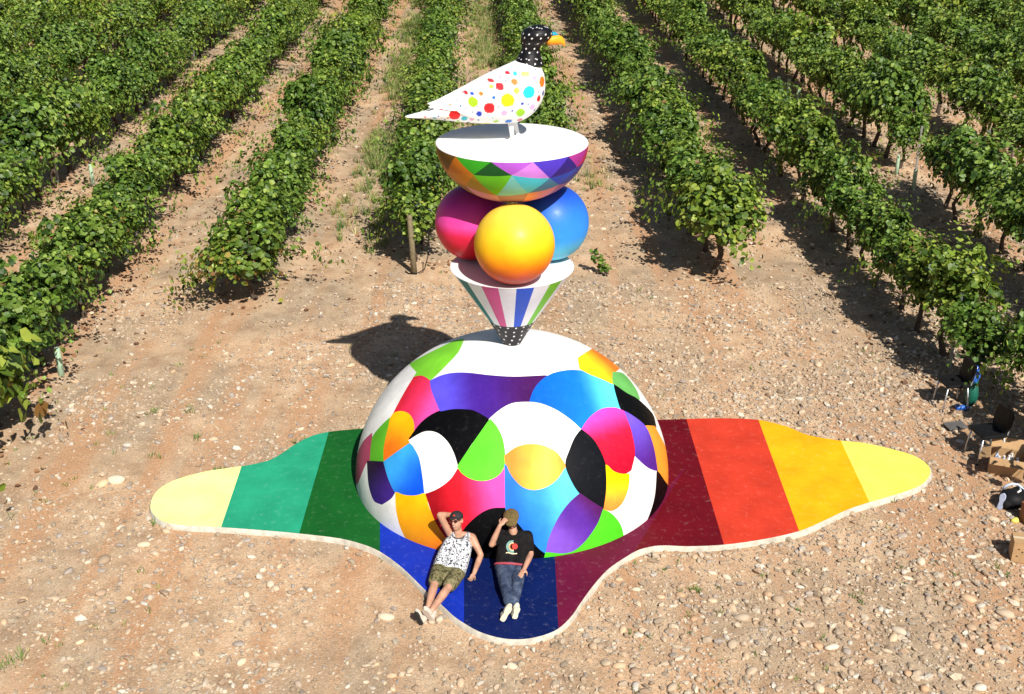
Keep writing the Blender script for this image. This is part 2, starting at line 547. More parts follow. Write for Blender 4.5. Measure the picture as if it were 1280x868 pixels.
# ------------------------------------------------------------------ dome
DR, DH = 2.36, 2.24
DZ0 = SLAB_Z - 0.01
DS = np.array([DR, DR, DH - DZ0]); DC = np.array([AX, AY, DZ0])
c0 = np.array([0, -math.cos(R_(32)), math.sin(R_(32))]); e1 = np.array([1.0, 0, 0]); e2 = np.cross(e1, c0) * -1
if e2[2] < 0: e2 = -e2
def dir_to_chart(w):
    ang = math.acos(max(-1, min(1, float(w @ c0))))
    x, y = float(w @ e1), float(w @ e2); r = math.hypot(x, y) + 1e-12
    return np.array([ang * x / r, ang * y / r])
def chart_to_dir(u):
    ang = math.hypot(u[0], u[1])
    if ang < 1e-9: return c0.copy()
    return c0 * math.cos(ang) + (e1 * u[0] + e2 * u[1]) / ang * math.sin(ang)
def px_to_chart(x, y):
    o = (CO - DC) / DS; d = ray(x, y) / DS
    A = d @ d; B = o @ d; Cc = o @ o - 1
    disc = B*B - A*Cc
    if disc > 0:
        return dir_to_chart(o + d * ((-B - math.sqrt(disc)) / A))
    p = o + d * (-B / A); m = np.linalg.norm(p)
    u = dir_to_chart(p / m); r = np.linalg.norm(u)
    return u * (r + (m - 1) * 3 + 0.03) / r
def dome_point(u, lift=0.0):
    w = chart_to_dir(u)
    return DC + DS * w * (1 + lift) - np.array([AX, AY, 0])
Z3 = lambda p: (420 + p[0] / 2.7136, 400 + p[1] / 2.7136)     # tracing sheet -> photo pixels
W, K = (244,243,240), (7,7,9)
LIME, LIME2 = (128,212,52), (84,214,40)
patches = [  # outline, colour stops (point, colour) ...
 ('white', [(430,62),(520,28),(640,20),(760,40),(830,90),(850,112),(822,130),(828,165),(800,172),(740,182),(715,190),(600,195),(520,190),(450,182),(400,182),(360,190),(318,206),(345,180),(385,140),(415,105)], [((0,0),W)]),
 ('white', [(265,195),(235,245),(205,300),(190,330),(165,350),(130,390),(110,380),(150,280),(205,200),(260,150),(276,165)], [((0,0),W)]),
 ('lime green', [(432,66),(400,74),(330,108),(250,150),(276,178),(265,195),(292,192),(318,206),(345,180),(385,140),(415,105)], [((0,0),LIME)]),
 ('red to pink', [(265,195),(292,192),(320,208),(330,255),(357,305),(300,345),(262,390),(245,400),(190,330),(205,300),(235,245)], [((215,270),(214,32,52)),((262,290),(226,50,92)),((340,300),(238,84,178))]),
 ('lime green', [(195,325),(165,350),(130,390),(115,430),(112,480),(165,482),(180,420),(190,360)], [((0,0),(96,184,44))]),
 ('yellow to orange', [(190,325),(215,312),(245,320),(262,350),(258,395),(225,445),(163,480),(165,430),(178,370)], [((225,320),(255,192,10)),((190,450),(246,122,26))]),
 ('dusky rose', [(122,385),(90,420),(60,500),(70,560),(100,486),(112,480),(115,430)], [((0,0),(190,74,110))]),
 ('dark violet', [(107,480),(163,483),(175,530),(200,582),(185,605),(155,625),(130,612),(113,560)], [((130,490),(36,12,52)),((170,610),(66,36,136))]),
 ('sky blue', [(163,482),(200,455),(250,420),(275,450),(292,510),(300,585),(270,598),(230,596),(203,585),(180,540)], [((190,480),(58,168,240)),((280,570),(14,84,236))]),
 ('yellow to orange', [(203,585),(230,596),(270,598),(303,588),(315,640),(345,690),(368,730),(372,775),(340,812),(310,805),(260,770),(225,715),(207,650)], [((240,590),(252,196,10)),((285,690),(246,164,22)),((330,800),(236,116,32))]),
 ('red to pink', [(413,503),(440,525),(490,543),(545,528),(570,490),(575,540),(575,600),(578,645),(530,640),(490,655),(445,700),(400,762),(365,725),(335,675),(305,590),(350,572),(385,540)], [((325,610),(150,14,26)),((430,640),(222,30,46)),((560,580),(234,80,170))]),
 ('black', [(248,405),(290,350),(340,315),(400,300),(460,303),(500,320),(522,338),(495,375),(455,425),(412,498),(400,460),(380,420),(350,390),(320,380),(290,385),(260,400)], [((0,0),K)]),
 ('white', [(248,410),(290,385),(320,380),(350,390),(380,420),(400,460),(412,500),(385,540),(345,570),(302,588),(297,540),(285,470),(265,430)], [((0,0),W)]),
 ('violet', [(320,208),(360,190),(400,182),(450,182),(520,190),(600,195),(680,192),(716,190),(690,215),(672,245),(657,280),(600,285),(560,305),(522,335),(495,318),(460,303),(400,300),(354,308),(338,270),(325,235)], [((350,260),(92,82,226)),((480,240),(68,34,140)),((660,230),(70,24,88))]),
 ('blue to cyan', [(657,282),(672,240),(700,205),(740,182),(800,172),(860,180),(910,200),(943,217),(950,260),(968,307),(920,300),(880,315),(855,335),(832,375),(800,345),(750,310),(700,288)], [((700,250),(16,100,244)),((840,280),(24,120,244)),((930,240),(96,222,244))]),
 ('yellow to orange', [(822,130),(850,112),(880,95),(930,120),(960,165),(940,180),(940,217),(905,200),(860,182),(828,165)], [((850,150),(255,224,34)),((930,150),(238,130,40))]),
 ('leaf green', [(940,178),(975,185),(1015,235),(1030,270),(1000,262),(985,250),(943,217)], [((0,0),(108,184,96))]),
 ('black', [(943,220),(985,250),(1022,270),(1072,320),(1085,365),(1072,368),(1040,355),(1000,325),(970,305),(955,265)], [((0,0),K)]),
 ('orange', [(1046,360),(1080,362),(1115,430),(1140,500),(1140,580),(1124,575),(1115,550),(1090,512),(1080,450)], [((0,0),(250,156,52))]),
 ('violet', [(973,308),(1010,330),(1050,365),(1075,430),(1089,512),(1060,500),(1030,475),(1010,450),(1003,390)], [((1000,330),(112,84,212)),((1060,490),(84,36,140))]),
 ('pink to crimson', [(833,374),(860,335),(900,305),(945,300),(975,310),(1000,380),(1012,450),(1000,510),(970,525),(940,515),(915,490),(895,440),(870,405)], [((880,320),(234,74,186)),((930,400),(232,28,60)),((960,510),(184,14,46))]),
 ('black', [(1090,512),(1115,550),(1140,590),(1125,650),(1085,700),(1040,720),(1070,650),(1085,590)], [((0,0),K)]),
 ('white', [(520,338),(560,305),(600,285),(657,281),(700,288),(750,310),(800,345),(832,375),(805,425),(782,490),(765,470),(740,440),(700,425),(650,425),(610,435),(573,460),(570,420),(555,375)], [((0,0),W)]),
 ('lime green', [(523,338),(545,365),(562,400),(570,440),(571,490),(550,525),(510,543),(465,540),(430,520),(413,498),(455,435),(490,385)], [((0,0),(98,216,52))]),
 ('orange and yellow', [(573,462),(610,435),(650,424),(700,428),(745,450),(765,475),(780,500),(750,545),(710,572),(665,580),(625,565),(590,525),(577,490)], [((590,490),(246,138,50)),((660,500),(252,176,62)),((712,500),(254,226,92)),((770,500),(248,164,62))]),
 ('black', [(445,700),(490,660),(530,642),(580,640),(620,690),(660,730),(712,790),(710,850),(600,880),(440,880),(340,850),(340,815),(372,775),(400,762)], [((0,0),K)]),
 ('sky blue', [(574,488),(590,525),(625,565),(665,580),(710,572),(750,545),(781,500),(800,545),(828,590),(790,625),(750,680),(720,750),(713,792),(690,775),(660,740),(620,690),(590,655),(577,642),(575,580)], [((600,600),(40,116,232)),((680,660),(50,140,238)),((790,560),(96,210,250))]),
 ('black', [(832,373),(870,405),(895,445),(912,490),(918,540),(915,600),(908,643),(870,620),(828,588),(800,545),(780,490),(795,440),(812,400)], [((0,0),(14,16,22))]),
 ('violet', [(828,590),(870,620),(908,643),(890,690),(850,750),(810,785),(770,795),(713,791),(725,740),(755,675),(790,625)], [((890,640),(84,28,92)),((830,680),(92,46,158)),((740,780),(142,92,218))]),
 ('lime green', [(908,643),(940,665),(965,700),(977,750),(900,800),(800,830),(700,850),(712,790),(770,795),(810,785),(850,750),(890,692)], [((0,0),LIME2)]),
 ('yellow to orange', [(917,492),(940,515),(970,525),(994,523),(990,570),(970,620),(940,645),(910,643),(918,590),(920,540)], [((950,525),(255,218,0)),((945,640),(244,140,60))]),
]
dome = thing('dome', 'large hemispherical concrete dome painted with curving multicoloured patches', 'dome', (AX, AY, 0))
cv, cf = [], []
nb = 260
for i in range(nb):
    t = 2*math.pi*i/nb
    cv.append(dir_to_chart(np.array([math.cos(t), math.sin(t), 0.0])))
cf.append(list(range(nb)))
stops_all = [None]; pname = [None]
def offset_poly(P, d):
    n = len(P); A = sum(P[i][0]*P[(i+1)%n][1]-P[(i+1)%n][0]*P[i][1] for i in range(n)); s = 1 if A > 0 else -1
    out = []
    for i in range(n):
        t = P[(i+1) % n] - P[i-1]; q = np.array([t[1], -t[0]]); q = q/(np.linalg.norm(q)+1e-9)
        out.append(P[i] + s*d*q)
    return out
for nm, poly, stops in patches:
    P = spline_closed(poly, 4, 48)
    P = offset_poly(P, 2.6)
    ids = []
    for p in P:
        ids.append(len(cv)); cv.append(px_to_chart(*Z3(p)))
    cf.append(ids)
    pname.append(nm)
    stops_all.append([(px_to_chart(*Z3(p)), np.array(lin(c))) for p, c in stops])
# rear side, not in the picture: same kind of rounded patches carried round
back_cols = [(16,100,244),(232,28,60),LIME,(255,200,10),K,(92,46,158),(238,84,178),(60,170,240),(246,122,26),(84,28,92),K,(22,150,110)]
bi = 0
for rr, cnt in ((2.12, 11),):
    for k in range(cnt):
        an = math.pi/2 + (k - (cnt-1)/2) * 0.36
        ids = []
        c2 = np.array([rr*math.cos(an), rr*math.sin(an)])
        for s in range(28):
            t = 2*math.pi*s/28
            ids.append(len(cv)); cv.append(c2 + np.array([0.30*math.cos(t+an), 0.27*math.sin(t+an)]) * (1 + 0.15*math.sin(2*t+k)))
        cf.append(ids); pname.append('rounded'); stops_all.append([(c2, np.array(lin(back_cols[k % 12])))])
g = 0.05
for iu in np.arange(-2.8, 2.8, g):
    for iv in np.arange(-2.8, 2.8, g):
        u = np.array([iu, iv])
        if np.hypot(iu, iv) < 3.0 and chart_to_dir(u)[2] > 0.012: cv.append(u)
vo_, eo_, fo_, ov_, oe_, of_ = delaunay_2d_cdt([Vector(p) for p in cv], [], [ccw(q, cv) for q in cf], 0, 1e-6, True)
dome_groups = {}
for fi, fc in enumerate(fo_):
    if 0 not in of_[fi]: continue
    dome_groups.setdefault(max(of_[fi]), []).append(fc)
pts3 = [dome_point(np.array(v_)) for v_ in vo_]
def grad(u, stops):
    if len(stops) == 1: return stops[0][1]
    a, b = stops[0][0], stops[-1][0]; d = b - a; L = d @ d
    t = float((u - a) @ d / L)
    ts = [float((s[0] - a) @ d / L) for s in stops]
    if t <= ts[0]: return stops[0][1]
    for i in range(len(stops)-1):
        if t <= ts[i+1]:
            w = (t - ts[i]) / (ts[i+1]-ts[i]+1e-9); w = w*w*(3-2*w)
            return stops[i][1]*(1-w) + stops[i+1][1]*w
    return stops[-1][1]
for k, fl in sorted(dome_groups.items()):
    ids = sorted({i for fc in fl for i in fc}); mp = {i: n for n, i in enumerate(ids)}
    vv = [pts3[i] for i in ids]
    ff = []
    for fc in fl:
        q = tuple(mp[i] for i in fc)
        p = [np.array(vv[j]) for j in q[:3]]
        nrm = np.cross(p[1]-p[0], p[2]-p[0])
        if nrm @ (p[0] - np.array([0, 0, DZ0])) < 0: q = q[::-1]
        ff.append(q)
    if k == 0:
        cols = [lin(W)]*len(vv); nm = 'shell'; lab = None
    else:
        cols = [grad(np.array(vo_[i]), stops_all[k]) for i in ids]; nm = 'painted_patch'; lab = pname[k] + ' painted patch'
    me = make_mesh(nm, vv, ff, M_dome, True, cols)
    try:
        nr = []
        for q in vv:
            n_ = (np.array(q) - np.array([0, 0, DZ0])) / DS**2; n_ /= np.linalg.norm(n_); nr.append(tuple(n_))
        me.normals_split_custom_set_from_vertices(nr)
    except Exception as ex:
        print('normals', ex)
    o = link(nm, me, dome)
    if lab: o['label'] = lab

# ------------------------------------------------------------------ cone
CONE_TOP, CONE_R = 3.42, 0.873
cone = thing('striped_cone', 'white cone with pink, blue and green stripes balanced tip down on the dome', 'cone', (AX, AY, 0))
MIDZ, MIDR, TIPZ, TIPR = 2.63, 0.35, 2.215, 0.115
stripe_cols = {-4:(20,120,120), -1.4:(222,84,150), 1.0:(26,82,214), 3.2:(112,200,40)}
sector_cols = []
W2 = (232,236,242)
pat = {-4:(18,112,120), -2:(214,70,140), 0:None}
order = [(20,118,124), W2, (218,76,146), W2, (24,80,210), W2, (108,196,36), W2, (246,150,20), W2, (120,60,190), W2,
         (20,118,124), W2, (218,76,146), W2, (24,80,210), W2, (108,196,36), W2, (246,150,20), W2, (230,40,50), W2]
edges_az = []                       # stripe boundaries (degrees from the camera-facing direction)
SECT = 360/22
for sidx in range(22):
    az0 = -61.5 + SECT*sidx
    col = order[sidx]
    vv = []; ff = []
    n1, n2 = 6, 6
    for j in range(n2+1):
        t = j/n2; z = CONE_TOP + (MIDZ-CONE_TOP)*t; r = CONE_R + (MIDR-CONE_R)*t
        for i in range(n1+1):
            a_ = R_(-90 + az0 + SECT*i/n1)
            vv.append((r*math.cos(a_), r*math.sin(a_), z))
    for j in range(n2):
        for i in range(n1):
            q = j*(n1+1)+i; ff.append((q, q+n1+1, q+n1+2, q+1))
    me = make_mesh('painted_stripe', vv, ff, M_gloss, True, [lin(col)]*len(vv))
    link('painted_stripe', me, cone)
v, f = lathe([(0.0, CONE_TOP-0.002), (0.3, CONE_TOP), (0.6, CONE_TOP), (CONE_R-0.006, CONE_TOP), (CONE_R, CONE_TOP-0.006)], 96)
link('disc', make_mesh('disc', v, f, M_white, False), cone)
# dotted tip
prof = [(MIDR + (TIPR-MIDR)*t, MIDZ + (TIPZ-MIDZ)*t) for t in np.linspace(0, 1, 60)]
SEGT = 360
v, f = lathe(prof, SEGT)
f = [tuple(reversed(q)) for q in f]
cols = []
for (x, y, z) in v:
    t = (MIDZ - z)/(MIDZ-TIPZ)
    c = lin((22,22,26))
    for row in range(5):
        zr = 0.07 + row*0.2
        r = MIDR + (TIPR-MIDR)*zr; nd = max(7, int(2*math.pi*r/0.115))
        az = math.atan2(y, x)
        k = round((az/(2*math.pi))*nd - 0.5*(row % 2)) + 0.5*(row % 2)
        da = (az - 2*math.pi*k/nd + math.pi) % (2*math.pi) - math.pi
        if math.hypot(da*r, (t-zr)*(MIDZ-TIPZ)*1.1) < 0.0145: c = (0.8, 0.8, 0.8)
    cols.append(c)
link('dotted_tip', make_mesh('dotted_tip', v, f, M_gloss, True, cols), cone, label='black tip with white dots')

# ------------------------------------------------------------------ three spheres
SR = 0.543; SD = 2*SR/math.sqrt(3)
def sphere_obj(az, label, stops, group='large painted spheres stacked on the cone'):
    me = bpy.data.meshes.new('painted_sphere')
    bm = bmesh.new(); bmesh.ops.create_uvsphere(bm, u_segments=96, v_segments=64, radius=SR); bm.to_mesh(me); bm.free()
    me.polygons.foreach_set('use_smooth', [True]*len(me.polygons))
    z = np.array([v_.co.z for v_ in me.vertices])/SR
    arr = np.ones((len(z), 4), np.float32)
    zs = [s[0] for s in stops]
    for ch in range(3): arr[:, ch] = np.interp(z, zs, [lin(s[1])[ch] for s in stops])
    a_ = me.color_attributes.new('Col', 'FLOAT_COLOR', 'POINT'); a_.data.foreach_set('color', arr.ravel())
    me.materials.append(M_gloss)
    o = link('painted_sphere', me, None, (AX + SD*math.cos(az), AY + SD*math.sin(az), CONE_TOP + SR - 0.003))
    o['label'] = label; o['category'] = 'sphere'; o['group'] = group
sphere_obj(R_(-90+3), 'glossy yellow sphere shading to orange below, resting on the cone', [(-1,(200,54,24)),(-0.62,(230,88,18)),(-0.30,(244,140,10)),(0.08,(250,190,14)),(0.5,(250,204,40)),(1,(248,214,84))])
sphere_obj(R_(150), 'glossy pink sphere shading to red below, under the bowl', [(-1,(170,6,20)),(-0.45,(214,14,44)),(-0.1,(226,36,80)),(0.15,(234,70,160)),(0.6,(190,50,150)),(1,(110,30,110))])  # purple stops at the top paint in the bowl's shadow
sphere_obj(R_(30), 'glossy blue sphere shading to light cyan below, under the bowl', [(-1,(110,208,236)),(-0.5,(86,194,238)),(-0.2,(54,152,240)),(0.2,(44,128,236)),(0.7,(36,96,214)),(1,(26,64,170))])

# ------------------------------------------------------------------ bowl
BR, BH = 1.03, 0.80
BZ = 5.205
bowl = thing('painted_bowl', 'white-topped bowl with a faceted rainbow underside carried by three spheres', 'bowl', (AX, AY, BZ))
v, f = lathe([(0.0, 0.0), (0.4, 0.001), (0.8, 0.001), (BR-0.012, 0.0), (BR-0.003, -0.006), (BR, -0.014)], 128)
link('disc', make_mesh('disc', v, f, M_white, False), bowl)
def bowl_p(az, t):
    """az from the camera-facing side, t = 0 rim .. 1 bottom"""
    th = t*math.pi/2
    a_ = R_(-90+az)
    return np.array([BR*math.cos(th)*math.cos(a_), BR*math.cos(th)*math.sin(a_), -BH*math.sin(th) - 0.014*(1-t)])
def facet(p, q, r, col):
    n = 7; idx = {}; vv = []; ff = []
    for i in range(n+1):
        for j in range(n+1-i):
            w = np.array([n-i-j, i, j])/n
            u = p*w[0] + q*w[1] + r*w[2]
            x = np.array([u[0]/BR, u[1]/BR, (u[2]+0.0)/BH]); L = np.linalg.norm(x)
            if min(p[2], q[2], r[2]) < -0.03 or True:
                # push to the ellipsoid except along the rim
                rim = sum(w[k] for k in range(3) if (p, q, r)[k][2] > -0.02)
                if rim > 0.999:
                    s = BR/math.hypot(u[0], u[1]); u = np.array([u[0]*s, u[1]*s, -0.014])
                else: u = u/L
                u[2] = min(u[2], -0.014)
            idx[(i, j)] = len(vv); vv.append(u)
    for i in range(n):
        for j in range(n-i):
            a_, b_, c_ = idx[(i, j)], idx[(i+1, j)], idx[(i, j+1)]
            ff.append((a_, b_, c_))
            if j < n-i-1: ff.append((b_, idx[(i+1, j+1)], c_))
    out = []
    for t in ff:
        P = [vv[i] for i in t]
        nn = np.cross(P[1]-P[0], P[2]-P[0]); 
        out.append(t if nn @ (P[0]*np.array([1, 1, 1]) + np.array([0, 0, -0.05])) > 0 else t[::-1])
    h = np.array(lin(col))
    me = make_mesh('painted_facet', vv, out, M_gloss, True, [h]*len(vv))
    link('painted_facet', me, bowl)
hue = lambda az: az
rimc = {-180:(120,90,30),-150:(90,70,26),-120:(70,60,24),-90:(98,70,24),-60:(112,76,20),-30:(52,168,34),0:(176,88,208),30:(78,56,196),60:(172,52,150),90:(206,30,80),120:(220,70,40),150:(200,120,30)}
downc = {-165:(160,120,40),-135:(140,100,30),-105:(120,90,30),-75:(150,96,24),-45:(206,120,22),-15:(14,84,34),15:(206,128,226),45:(46,30,126),75:(196,34,90),105:(214,50,50),135:(220,90,40),165:(190,110,40)}
mid1 = {-165:(150,110,30),-135:(140,100,24),-105:(150,100,24),-75:(170,104,20),-45:(214,136,16),-15:(104,196,34),15:(70,196,220),45:(36,72,190),75:(60,46,150),105:(150,40,120),135:(200,60,60),165:(190,110,30)}
mid2 = {-150:(120,110,40),-90:(140,120,30),-30:(176,140,30),0:(120,206,206),30:(66,130,170),90:(190,60,100),150:(200,110,60),180:(170,120,50),-60:(190,120,20),60:(40,60,160),-120:(130,110,30),120:(200,70,70)}
lowc = {-150:(150,130,60),-90:(180,140,70),-30:(196,140,150),30:(206,130,100),90:(210,110,120),150:(190,130,70)}
ring1 = {-180 + 30*k: (0.14, 0.21, 0.17)[k % 3] for k in range(12)}           # hand-set, slightly uneven rings
ring2 = {-165 + 30*k: (0.37, 0.46, 0.41, 0.35)[k % 4] for k in range(12)}
wrap = lambda a_: ((a_ + 180) % 360) - 180
for k in range(12):
    az = -180 + 30*k; nx_ = wrap(az + 30); h1 = wrap(az + 15)
    A_, B_ = bowl_p(az-15, 0), bowl_p(az+15, 0)
    q1, q2 = bowl_p(az, ring1[az]), bowl_p(az+30, ring1[nx_])
    s1, s0 = bowl_p(az+15, ring2[h1]), bowl_p(az-15, ring2[wrap(az-15)])
    facet(A_, B_, q1, rimc[az])
    facet(q1, q2, B_, downc[h1])
    facet(q1, q2, s1, mid1[h1])
    facet(s0, s1, q1, mid2.get(az, (150, 130, 60)))
    kd = min(lowc, key=lambda q: abs(wrap(q - az)))
    facet(s0, s1, bowl_p(0, 1), tuple(min(255, int(c*(0.86 + 0.28*(k % 2)))) for c in lowc[kd]))

# ------------------------------------------------------------------ bird
BYAW = R_(8)
BIRD_Y = AY + 0.12
bird = thing('bird_statue', 'white pigeon statue covered in coloured dots with a black dotted head', 'statue', (AX, BIRD_Y, BZ), rz=BYAW)
def bz(zx, zy):
    P = on_y(490 + zx/4.339, 10 + zy/4.339, BIRD_Y); return P[0]/math.cos(BYAW), P[2] - BZ
st = np.array([(78,569,573,.015),(90,566,577,.05),(130,557,581,.085),(200,541,586,.12),(255,512,592,.155),(300,482,598,.20),(400,421,610,.275),(500,364,620,.33),(600,318,624,.365),
               (670,288,620,.365),(720,276,602,.345),(770,284,570,.285),(805,315,522,.19),(824,360,480,.10),(831,405,440,.03)], float)
def prof(zx):
    return [np.interp(zx, st[:, 0], st[:, i]) for i in (1, 2, 3)]
# smooth the profile a little
def sprof(zx):
    w = [prof(zx + d) for d in (-18, -9, 0, 9, 18)] if 110 < zx < 800 else [prof(zx)]
    return np.mean(w, axis=0)
dots = [(607,467,36,36,(246,226,30)),(722,430,33,33,(40,206,222)),(511,508,29,29,(224,36,44)),(427,478,26,26,(160,216,34)),(333,552,29,28,(232,34,36)),
 (802,390,17,28,(240,118,32)),(678,540,24,24,(160,216,34)),(568,398,21,19,(196,44,54)),(646,374,19,16,(238,126,50)),(655,418,16,16,(196,224,84)),
 (707,338,24,14,(236,232,110)),(754,360,13,12,(206,168,222)),(744,515,16,18,(232,184,224)),(590,537,16,15,(232,184,224)),(459,540,15,15,(30,62,190)),
 (620,594,19,13,(40,120,214)),(683,592,16,10,(220,110,130)),(780,474,12,18,(206,34,44)),(810,455,7,15,(26,52,150)),(685,488,9,9,(36,70,190)),
 (535,453,10,10,(36,110,210)),(470,436,12,9,(238,126,50)),(425,438,11,6,(36,82,200)),(385,572,16,14,(60,200,220)),(653,335,12,11,(60,210,214)),
 (615,335,13,8,(190,40,60)),(527,374,18,8,(180,50,56)),(525,400,12,9,(196,224,84)),(395,438,15,6,(190,40,60)),(553,592,15,9,(176,220,60)),
 (505,614,24,7,(236,226,60)),(425,577,11,10,(236,170,200)),(362,500,5,5,(36,90,190)),(560,500,5,5,(30,50,140)),(634,525,5,5,(30,50,140)),
 (720,495,5,6,(36,90,190)),(610,405,4,4,(40,60,150)),(390,510,4,4,(40,60,150)),(425,530,4,4,(40,60,150)),(460,580,5,5,(40,60,150)),(530,565,5,5,(60,190,210)),
 (600,370,4,4,(40,60,150)),(670,460,4,4,(230,130,60)),(775,435,4,5,(40,60,150)),(768,323,4,4,(60,90,190)),(410,603,9,5,(40,60,150)),(575,355,11,5,(236,170,200)),
 (450,500,4,4,(200,80,90)),(640,490,4,4,(60,190,210)),(700,390,4,4,(40,60,150)),(590,450,0.1,1,(0,0,0)),(265,523,9,4,(220,110,130)),(285,582,5,4,(40,60,150)),(345,475,10,4,(232,184,224)),(760,540,6,7,(36,60,160)),(230,572,10,5,(60,190,210)),(300,570,7,6,(236,170,60)),(180,566,7,4,(224,60,60)),(250,560,5,4,(60,90,190)),(355,588,8,6,(160,216,34)),(480,476,6,6,(232,184,224)),(310,500,6,5,(236,126,60))]
WHITE = lin((246,245,243))
def dot_col(zx, zy, base=WHITE):
    for (cx, cy, a_, b_, col) in dots:
        if ((zx-cx)/a_)**2 + ((zy-cy)/b_)**2 < 1: return lin(col)
    return base
NS, NA = 220, 200
vv, cols = [], []
for i in range(NS):
    zx = 78 + (831-78)*i/(NS-1)
    t, b, w = sprof(zx)
    for k in range(NA):
        a_ = 2*math.pi*k/NA
        zy = (t+b)/2 + (b-t)/2*math.sin(a_)
        y = w*math.cos(a_)
        x, z = bz(zx, zy)
        vv.append((x, y, z)); cols.append(dot_col(zx, zy))
ff = []
for i in range(NS-1):
    for k in range(NA):
        a_, b_ = i*NA+k, i*NA+(k+1) % NA
        ff.append((a_, b_, b_+NA, a_+NA))
ff.append(tuple(range(NA-1, -1, -1))); ff.append(tuple(range((NS-1)*NA, NS*NA)))
def fix_normals(me):
    bm = bmesh.new(); bm.from_mesh(me); bmesh.ops.recalc_face_normals(bm, faces=bm.faces); bm.to_mesh(me); bm.free()
me = make_mesh('body', vv, ff, M_gloss, True, cols); fix_normals(me)
link('body', me, bird, label='white body with coloured dots')
# wings: thin shells lying over the flanks, tips free of the tail
wing_px = [(196,514),(250,492),(292,470),(400,415),(500,366),(600,330),(690,318),(750,340),(790,400),(790,480),(750,545),(660,580),(560,588),(470,578),(390,553),(340,532),(290,526),(235,525)]
wp = spline_closed(wing_px, 6, 70)
for sgn in (-1, 1):
    cvw = [Vector(p) for p in wp]; nW = len(cvw)
    for ix in range(200, 800, 5):
        for iy in range(318, 592, 5): cvw.append(Vector((ix+0.3, iy+0.2)))
    v2, e2_, f2, a1, a2, a3 = delaunay_2d_cdt(cvw, [], [ccw(list(range(nW)), cvw)], 0, 1e-4, True)
    fk = [fc for fc, org in zip(f2, a3) if org]
    ids = sorted({i for fc in fk for i in fc}); mp = {i: n for n, i in enumerate(ids)}
    outer, inner, cols = [], [], []
    for i in ids:
        zx, zy = v2[i]
        t, b, w = sprof(zx); s = (zy-(t+b)/2)/((b-t)/2+1e-6)
        s = max(-1, min(1, s))
        y0 = w*math.sqrt(max(0, 1-s*s))
        x, z = bz(zx, zy)
        tipk = max(0, min(1, (330-zx)/130))
        yy = max(y0 + 0.016, 0.05+0.06*tipk)
        outer.append((x, sgn*yy, z)); inner.append((x, sgn*(yy-0.03), z)); cols.append(dot_col(zx, zy))
    n = len(outer)
    F = [tuple(mp[i] for i in fc) for fc in fk]
    from collections import Counter
    ec = Counter()
    for q in F:
        for i in range(len(q)): ec[tuple(sorted((q[i], q[(i+1) % len(q)])))] += 1
    faces = F + [tuple(n+i for i in reversed(q)) for q in F] + [(a_, b_, b_+n, a_+n) for (a_, b_), c_ in ec.items() if c_ == 1]
    me = make_mesh('wing', outer+inner, faces, M_gloss, True, cols+cols); fix_normals(me)
    link('wing', me, bird)
# head and neck
hs = np.array([(312,662,823),(300,667,819),(275,678,813),(250,691,806),(228,701,802),(208,704,810),(190,702,836),(175,699,856),(160,699,867),(145,702,872),(130,710,870),(116,724,860),(106,743,843),(99,764,822),(96,782,804)], float)
NH, NA2 = 110, 160
vv, cols = [], []
hd = []
ga = math.pi*(3-math.sqrt(5))
zy_line = np.linspace(312, 96, NH)
for zy in zy_line:
    o_ = hs[::-1]
    l = np.interp(zy, o_[:, 0], o_[:, 1]); r = np.interp(zy, o_[:, 0], o_[:, 2])
    for k in range(NA2):
        a_ = 2*math.pi*k/NA2
        zx = (l+r)/2 + (r-l)/2*math.cos(a_)
        x, z = bz(zx, zy)
        y = (r-l)/2/4.339/96*0.92*math.sin(a_)
        c = lin((14,14,18))
        row = round((zy-296)/-27.0); zc = 296-27.0*row + 4*math.sin(row*2.3)
        nd = max(4, int(2*math.pi*((r-l)/2)/46)); kk = round(a_/(2*math.pi)*nd - 0.5*(row % 2)) + 0.5*(row % 2)
        da = (a_ - 2*math.pi*kk/nd + math.pi) % (2*math.pi) - math.pi
        if math.hypot(da*(r-l)/2, (zy-zc)*1.0) < 4.6: c = (0.82, 0.82, 0.82)
        vv.append((x, y, z)); cols.append(c)
ff = []
for i in range(NH-1):
    for k in range(NA2):
        a_, b_ = i*NA2+k, i*NA2+(k+1) % NA2
        ff.append((a_, b_, b_+NA2, a_+NA2))
ff.append(tuple(range(NA2-1, -1, -1))); ff.append(tuple(range((NH-1)*NA2, NH*NA2)))
me = make_mesh('head', vv, ff, M_gloss, True, cols); fix_normals(me)
head = link('head', me, bird, label='black head and neck with small white dots')
def loft_x(stations, wmul, col, name, parent, lab):
    vv = []; ff = []; n = 24
    for (zx, t, b, w) in stations:
        for k in range(n):
            a_ = 2*math.pi*k/n
            x, z = bz(zx, (t+b)/2 + (b-t)/2*math.sin(a_)); vv.append((x, w*math.cos(a_), z))
    for i in range(len(stations)-1):
        for k in range(n):
            a_, b_ = i*n+k, i*n+(k+1) % n; ff.append((a_, b_, b_+n, a_+n))
    ff.append(tuple(range(n-1, -1, -1))); ff.append(tuple(range((len(stations)-1)*n, len(stations)*n)))
    me = make_mesh(name, vv, ff, M_gloss, True, [lin(col)]*len(vv)); fix_normals(me)
    link(name, me, parent, label=lab)
loft_x([(840,158,207,.085),(865,152,207,.075),(890,150,206,.062),(910,155,205,.05),(925,163,208,.036),(936,178,216,.022),(941,200,218,.006)], 1, (244,160,36), 'beak', head, 'hooked orange beak')
loft_x([(850,138,160,.03),(862,133,162,.05),(880,134,160,.045),(895,142,158,.03),(903,150,156,.008)], 1, (40,150,178), 'cere', head, 'blue knob above the beak')
